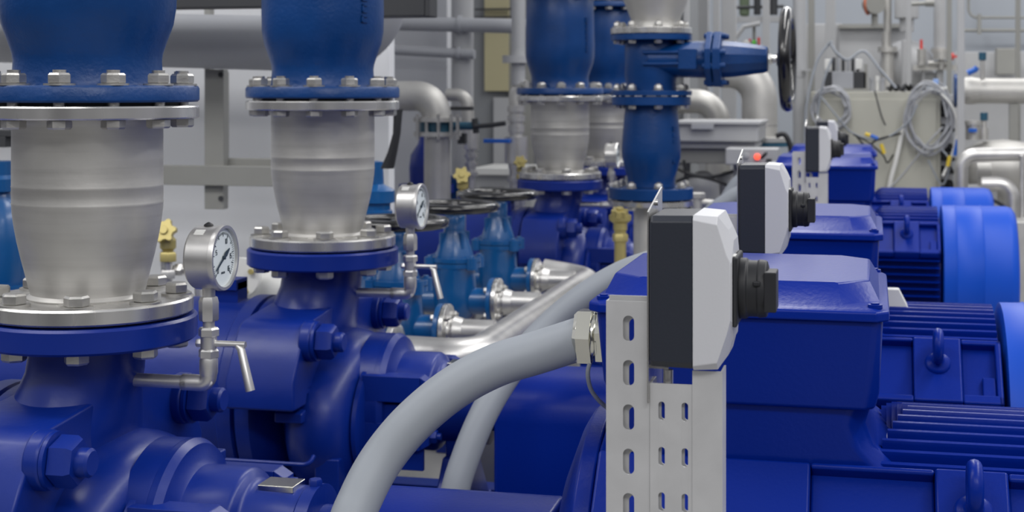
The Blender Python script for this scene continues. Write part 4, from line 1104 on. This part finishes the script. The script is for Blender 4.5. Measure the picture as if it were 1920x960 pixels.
b = MB().tube([P(1428, 296, 9.17), P(1437, 287, 9.12)], .010, 8); pxbox(b, 1437, 298, 1447, 304, 9.19, .02); obj('toggle', b, DK, t)
b = MB(); pxbox(b, 1375, 309, 1381, 900, 9.3, .04); pxbox(b, 1445, 309, 1451, 900, 9.3, .04); obj('stand', b, GPM, t)
t = thing('teal_flange', 'teal flange plate beside the large grey elbow, above the control box', 'plate', P(1450, 277, 10.2))
obj('plate', MB().cyl(P(1440, 274, 10.4), (0,0,1), .17, .025, 36), TEAL, t)
obj('flange', MB().cyl(P(1440, 266, 10.4), (0,0,1), .14, .03, 36), SP, t)
x = P(1440,0,10.4).x; obj('stand', MB().cyl((x, 10.4, 0), (0,0,1), .05, P(1440,276,10.4).z, 20), SP, t)
solo('hose', MB().tube([P(1455, 255, 10.1), P(1470, 252, 10.1), P(1480, 268, 10.1), P(1484, 300, 10.1), P(1484, 420, 10.1)], .018, 10, smooth=6), BKM, 'short black hose right of the large grey elbow', 'hose', P(1470, 252, 10.1))
# clutter of pump parts below the tray
for i, (px, py, w, Y, l) in enumerate(((1318, 350, 62, 9.75, 'pale domed vessel below the instrument tray, left of two'), (1365, 345, 50, 9.9, 'pale domed vessel below the instrument tray, right of two'))):
    t = thing('domed_vessel', l, 'vessel', P(px, 400, Y)); s = rpx(w, px, Y); q = P(px, py, Y)
    obj('shell', MB().lathe([(0,s*.9),(s*.45,s*.85),(s*.8,s*.55),(s,s*.1),(s,-s*.8),(s*.9,-s*.85)], q, (0,-.35,1), 32), GPL, t, smooth=60)
    obj('stand', MB().cyl((q.x, q.y, 0), (0,0,1), .05, q.z-.02, 20), GPL, t)
for i, pp in enumerate(([(1262,312),(1290,325),(1330,332),(1372,322),(1395,312)], [(1268,340),(1300,330),(1340,338),(1378,352),(1400,350)], [(1282,300),(1286,335),(1276,370),(1290,400)])):
    solo('loose_cable', MB().tube([P(a, b_, 9.4) for a, b_ in pp], .010, 8, smooth=6), BKM, ['black cable hanging in a loop just under the instrument tray', 'black cable lying across the pale domed vessels', 'black cable dropping beside the blue check valve'][i], 'cable', P(pp[0][0], pp[0][1], 9.4), 'loose black cables under the tray')
t = thing('small_fitting', 'pale stainless valve fitting right of the standpipe flange', 'fitting', P(1310, 390, 7.6))
b = MB(); vp(b, 1308, 362, 470, 22, 7.6); hp(b, 1300, 1340, 378, 382, 14, 7.6); b.hexa(P(1308, 372, 7.6), (0,0,1), .04, .03); obj('body', b, SP, t)

# ---- cabinet and what is on it
CY = 11.2
t = thing('control_cabinet', 'beige steel control cabinet behind the farthest motor', 'cabinet', P(1640, 500, CY))
b = MB(); x0, x1 = P(1521,0,CY).x, P(1764,0,CY).x; zt_ = P(1640,172,CY).z
b.box((x0, CY, .05), (x1, CY+.6, zt_)); obj('body', b, CBG, t, bevel=.006)
b = MB(); pxbox(b, 1530, 186, 1756, 900, CY-.015, .014); obj('door', b, CBG, t, bevel=.004)
b = MB(); b.box((x1, CY+.04, .05), (P(1788,0,CY).x, CY+.5, zt_-.02)); obj('side_duct', b, GPL, t, bevel=.004)
for k, py in enumerate((196, 212, 240, 277, 294, 318, 345)):
    b = MB(); q = P(1770, py, CY); b.cyl(q+Vector((-.02,.06,0)), (.6,-1,0), .028 if k % 3 else .034, .11, 16); b.cyl(q+Vector((.02,.0,0)), (.6,-1,-.2), .016, .08, 12)
    obj('cable_plug', b, BKM, t, label='black cable plug')
t = thing('junction_unit', 'dark grey boxed unit with a row of plugs standing on the beige cabinet', 'box', P(1585, 168, CY+.1))
b = MB(); pxbox(b, 1546, 134, 1625, 168, CY+.1, .3); obj('housing', b, DK, t, bevel=.006)
b = MB(); pxbox(b, 1560, 134, 1600, 166, CY+.085, .02); obj('front_plate', b, GP, t, bevel=.003)
for k in range(6):
    b = MB(); px = 1563+k*9; vp(b, px, 108, 134, 6, CY+.2, 12); obj('plug', b, DK if k % 2 == 0 else GP, t)
for px in (1553, 1611):
    b = MB(); pxbox(b, px-7, 111, px+6, 130, CY+.12, .1); obj('terminal', b, WHT, t, bevel=.004)
b = MB(); pxbox(b, 1620, 120, 1627, 168, CY+.1, .2); pxbox(b, 1548, 166, 1630, 173, CY+.06, .3); obj('mounting', b, GPM, t)
CL_ = 'thin wires over the beige cabinet'
def wire(pp, r, m, label, Y=CY-.12, grp=CL_, name='wire', sm=6):
    return solo(name, MB().tube([P(a, b_, Y-.02*math.sin(k*1.7)) for k, (a, b_) in enumerate(pp)], r, 10, smooth=sm), m, label, 'cable', P(pp[0][0], pp[0][1], Y), grp)
random.seed(3)
def coil(cx, cy, rx, ry, n, Y, label, m):
    b = MB()
    pts = []
    for k in range(n*14):
        a = 2*PI*k/14+.4; j = 1+.16*math.sin(k*.71)+.06*random.uniform(-1,1); pts.append(P(cx+rx*j*math.cos(a), cy+ry*j*math.sin(a), Y-.05*k/(n*14)-.02*math.sin(k)))
    b.tube(pts, .009, 8, smooth=3); return solo('cable_coil', b, m, label, 'cable', P(cx, cy-ry, Y), 'grey cable coils on the cabinet front')
coil(1558, 203, 32, 36, 5, CY-.06, 'coil of grey cables hanging at the left corner of the beige cabinet', GP)
coil(1742, 222, 40, 60, 5, CY-.08, 'coil of grey cables hanging at the right corner of the beige cabinet', GP)
wire([(1775,166),(1745,170),(1715,195),(1695,240),(1680,300),(1668,350),(1662,420)], .017, WHT, 'thick white hose curving down the front of the beige cabinet', name='hose', Y=CY-.06)
wire([(1540,182),(1575,225),(1600,250),(1650,262),(1700,232),(1720,196)], .007, CAB, 'thin grey wire sagging across the beige cabinet between the two coils')
wire([(1768,238),(1745,262),(1715,300),(1690,330),(1668,352)], .006, GP, 'thin dark wire slanting down left across the lower cabinet door')
wire([(1600,252),(1630,268),(1655,290),(1664,305),(1675,290)], .006, BKM, 'thin black wire tangled beside the yellow and blue sleeves')
wire([(1605,254),(1625,275),(1645,262),(1690,250)], .008, BKM, 'black wire with blue sleeve end on the cabinet door')
wire([(1766,280),(1780,300),(1776,330),(1764,345),(1740,300)], .007, CAB, 'grey wire looping round the black plugs')
wire([(1760,170),(1785,200),(1795,240),(1785,290),(1768,330)], .010, WHT, 'white cable curving over the black plugs beside the cabinet')
wire([(1640,170),(1652,215),(1660,235)], .006, DK, 'thin dark wire hanging from the middle of the cabinet top')
wire([(1508,290),(1512,200),(1530,120),(1552,85),(1560,78)], .010, CAB, 'grey cable arching up left of the plug row')
wire([(1556,80),(1570,100),(1590,112),(1620,96),(1650,130),(1680,165)], .010, CAB, 'grey cable arching over the plug row to the right')
wire([(1560,110),(1545,150),(1535,200),(1530,260),(1528,330)], .009, CAB, 'grey cable dropping down the left edge of the cabinet')
for a, b_, m, l in (((1632,254),(1646,260),BLP,'blue cable sleeve on the cabinet door'),((1622,251),(1632,254),YEL,'small yellow sleeve beside the blue sleeve'),((1652,270),(1658,288),YEL,'yellow cable sleeve on the cabinet door'),
                    ((1796,262),(1790,292),BLP,'blue cable sleeve beside the black plugs'),((1800,264),(1798,275),REDM,'small red sleeve beside the black plugs'),((1781,292),(1777,312),YEL,'yellow sleeve among the black plugs')):
    solo('cable_sleeve', MB().tube([P(*a, CY-.15), P(*b_, CY-.15)], .014, 10), m, l, 'sleeve', P(*a, CY-.15), 'coloured cable sleeves')
solo('cable_heap', MB().tube([P(1665+k*4, 164+5*math.sin(k*2.1), CY+.05+.05*math.cos(k*1.3)) for k in range(15)], .014, 8, smooth=4), BKM, 'black cable heap lying on the cabinet top', 'cable', P(1690, 168, CY))
for k, px in enumerate((1634, 1645, 1655)):
    b = MB(); vp(b, px, 150-4*(k % 2), 170, 6, CY+.15, 12); vp(b, px, 146-4*(k % 2), 152, 8, CY+.15, 12)
    solo('plug_socket', b, WHT if k % 2 else GP, ['short grey plug standing beside the dark unit', 'short white plug on the middle of the cabinet top', 'short grey plug nearest the black cable heap'][k], 'plug', P(px, 170, CY+.15), 'plugs on the cabinet top')
solo('light_blue_plug', pxbox(MB(), 1750, 148, 1760, 158, CY-.1, .06), mat('pale_blue', (.3,.45,.8), .4), 'pale blue plug at the top right corner of the cabinet', 'plug', P(1755, 158, CY-.1), bevel=.004)

# ---- machine behind the cabinet
t = thing('process_machine', 'grey process vessel with stacked valves behind the beige cabinet', 'machine', P(1650, 400, 13.6))
b = MB(); pxbox(b, 1572, 50, 1700, 420, 14.2, .1); pxbox(b, 1510, 44, 1580, 420, 14.3, .08); obj('panel', b, GPL, t, bevel=.01)
b = MB(); pxbox(b, 1572, 44, 1700, 53, 14.15, .15); obj('rail', b, GPM, t)
q = P(1700, 125, 13.7); s = rpx(100, 1700, 13.7)
obj('vessel', MB().lathe([(0,-s*.9),(s*.5,-s*.75),(s*.9,-s*.4),(s,0),(s,s*1.2),(.1,s*1.2)], q, (0,1,0), 40), GPL, t, smooth=60)
b = MB(); vp(b, 1664, -40, 90, 15, 13.5); vp(b, 1662, 60, 88, 18, 13.5); vp(b, 1664, 88, 98, 36, 13.5); vp(b, 1664, 98, 180, 24, 13.5); obj('valve_stack', b, SP, t)
b = MB(); vp(b, 1700, -40, 35, 44, 13.5); vp(b, 1700, 32, 60, 26, 13.5); vp(b, 1695, 75, 170, 9, 13.4); obj('pump_head', b, GPL, t, bevel=.01)
b = MB(); q = P(1634, 8, 13.4); b.cyl(q, (.4,-1,0), rpx(38,1634,13.4), .1, 28); vp(b, 1640, 20, 50, 12, 13.4); obj('flanged_port', b, GPM, t)
b = MB(); q = P(1627, 8, 13.35); b.torus(q, (1,-.3,0), rpx(36,1634,13.4), .012, 28, 8); obj('seal_ring', b, mat('copper_red', (.45,.14,.08), .5), t)
b = MB(); pxbox(b, 1725, 74, 1730, 92, 13.3, .03); obj('red_lever', b, REDM, t, label='red lever')
b = MB(); pxbox(b, 1778, 104, 1796, 108, 13.3, .03); b.cyl(P(1781,106,13.3), (1,0,0), .03, .03, 12); obj('red_lever', b, REDM, t, label='red lever')
b = MB(); vp(b, 1728, 92, 122, 16, 13.3); vp(b, 1765, 96, 112, 30, 13.3); hp(b, 1740, 1785, 118, 118, 8, 13.3); vp(b, 1765, 110, 130, 10, 13.3); pxbox(b, 1712, 122, 1800, 132, 13.35, .1); obj('valve_bank', b, SP, t)
b = MB(); vp(b, 1732, 132, 170, 8, 13.4); vp(b, 1762, 132, 200, 14, 13.4); pxbox(b, 1736, 136, 1760, 160, 13.45, .1); obj('lower_pipes', b, GPL, t)
run('gas_pipe', 'thin grey horizontal pipe with brass tee at the top right', [(1700,1745,8,6,8),(1735,1752,6,6,13)], 13.0, GPM)
t = thing('column_pipe', 'wide grey vertical pipe rising behind the red levers', 'pipe', P(1764, 96, 13.6)); b = MB(); vp(b, 1762, -300, 96, 22, 13.6); obj('pipe_wall', b, GPL, t)
b = MB(); vp(b, 1763, 90, 100, 34, 13.6); obj('flange', b, SP, t)

# ---- far right pipework
t = thing('wall_conduit', 'thin grey conduit bending along the back wall at the top right', 'pipe', P(1830, 60, 15.7))
obj('upper_run', MB().tube(bend([P(1816, -300, 15.7), P(1816, 33, 15.7), P(2050, 33, 15.7)], .09, 6), .014, 10), GPM, t)
obj('lower_run', MB().tube([P(1800, 57, 15.7), P(2050, 57, 15.7)], .018, 10), GPM, t)
b = MB(); pxbox(b, 1833, 26, 1840, 64, 15.66, .08); obj('clip', b, GPM, t)
t = thing('back_panel_wall', 'low grey machine panel behind the big horizontal pipe at the right', 'panel', P(1860, 400, 14.8))
b = MB(); pxbox(b, 1790, 96, 2060, 420, 14.8, .1); obj('panel', b, GPL, t, bevel=.008)
b = MB(); pxbox(b, 1868, 90, 1905, 140, 14.5, .2); obj('box', b, GPM, t, bevel=.008)
t = thing('process_pipe', 'big horizontal stainless pipe with a dark blue flange at the right edge', 'pipe', P(1810, 200, 11.6))
b = MB(); hp(b, 1815, 2080, 170, 172, 48, 11.6, 40); obj('pipe_wall', b, SP, t)
q = P(1822, 170, 11.6); r = rpx(52, 1822, 11.6); obj('valve_body', MB().lathe([(r*.8,-.12),(r*.95,-.08),(r*1.0,0),(r*.85,.08),(r*.86,.14)], q, (1,0,0), 36), SP, t, smooth=60)
b = MB(); a_ = P(1789,0,11.6); c_ = P(1797,0,11.6); b.cyl((a_.x, 11.6, P(1790,170,11.6).z), (1,0,0), rpx(62,1790,11.6), c_.x-a_.x, 40); obj('flange', b, VB, t, label='dark blue flange')
b = MB(); vp(b, 1842, 105, 150, 8, 11.5); obj('sensor_stem', b, SP, t)
b = MB(); vp(b, 1842, 98, 113, 14, 11.5); obj('sensor_cap', b, TEAL, t, bevel=.003)
b = MB(); b.tube([P(1814,137,11.4), P(1828,131,11.4), P(1832,126,11.4)], .022, 10); obj('lever', b, BLP, t, label='blue lever')
b = MB(); x_ = P(1900,0,11.6).x; b.box((x_-.03, 11.57, 0), (x_+.03, 11.63, P(1900,194,11.6).z)); obj('support', b, GPM, t)
t = thing('lower_process_pipe', 'bright stainless pipework with a rounded vessel at the lower right background', 'pipe', P(1860, 420, 11.0))
obj('feed_pipe', MB().tube(bend([P(1800, 420, 10.6), P(1803, 290, 10.6), P(2080, 288, 10.6)], .10, 8), rpx(26,1850,10.6), 28), BR, t, smooth=60)
q = P(1880, 300, 11.3); r = rpx(170, 1880, 11.3)
obj('vessel', MB().lathe([(0,r*.46),(r*.5,r*.4),(r*.85,r*.2),(r,0),(r,-r*.35),(r*.8,-r*.75),(r*.3,-r*1.0),(0,-r*1.02)], q, (0,0,1), 48), SP, t, smooth=60)
obj('drain_elbow', MB().tube(bend([P(1840, 345, 10.5), P(1898, 345, 10.5), P(1898, 460, 10.5)], .09, 8), rpx(28,1880,10.5), 24), BR, t, smooth=60)
b = MB(); vp(b, 1845, 212, 262, 9, 11.2); vp(b, 1845, 240, 262, 16, 11.2); obj('sensor_stem', b, SP, t)
b = MB(); vp(b, 1845, 211, 226, 14, 11.2); obj('sensor_cap', b, TEAL, t, bevel=.003)
b = MB(); pxbox(b, 1816, 241, 1832, 248, 11.1, .04); obj('lever', b, BLP, t, label='blue lever', bevel=.003)
b = MB(); vp(b, 1824, 228, 262, 26, 11.2); vp(b, 1824, 226, 234, 34, 11.2); obj('valve_body', b, SP, t)
b = MB(); pxbox(b, 1806, 350, 1870, 420, 10.75, .3); obj('pump_block', b, GPL, t, bevel=.01)
b = MB(); hp(b, 1832, 1858, 318, 318, 26, 10.8); vp(b, 1845, 318, 352, 22, 10.85); obj('pump_port', b, SP, t)
b = MB()
for px in (1830, 1915):
    x_ = P(px,0,11.3).x; b.box((x_-.03, 11.27, 0), (x_+.03, 11.33, .95))
obj('legs', b, SP, t)
b = MB(); pxbox(b, 1913, 290, 1921, 900, 10.5, .06); obj('standpipe', b, BR, t, bevel=.01)
solo('hose', MB().tube([P(1850,370,9.6), P(1880,385,9.6), P(1898,410,9.6), P(1906,450,9.6), P(1908,560,9.6), P(1908,706,9.6)], .012, 10, smooth=6), BKM, 'thin black hose arching above the fan cowls at the right edge', 'hose', P(1850,370,9.6))
solo('pipe_support', MB().box((P(1880,0,10.2).x, 10.2, 0), (P(1935,0,10.2).x, 10.5, P(1900,415,10.2).z)), SP, 'bright steel block low at the right edge behind the fan cowl', 'block', (P(1905,0,10.2).x, 10.2, 0), bevel=.01)
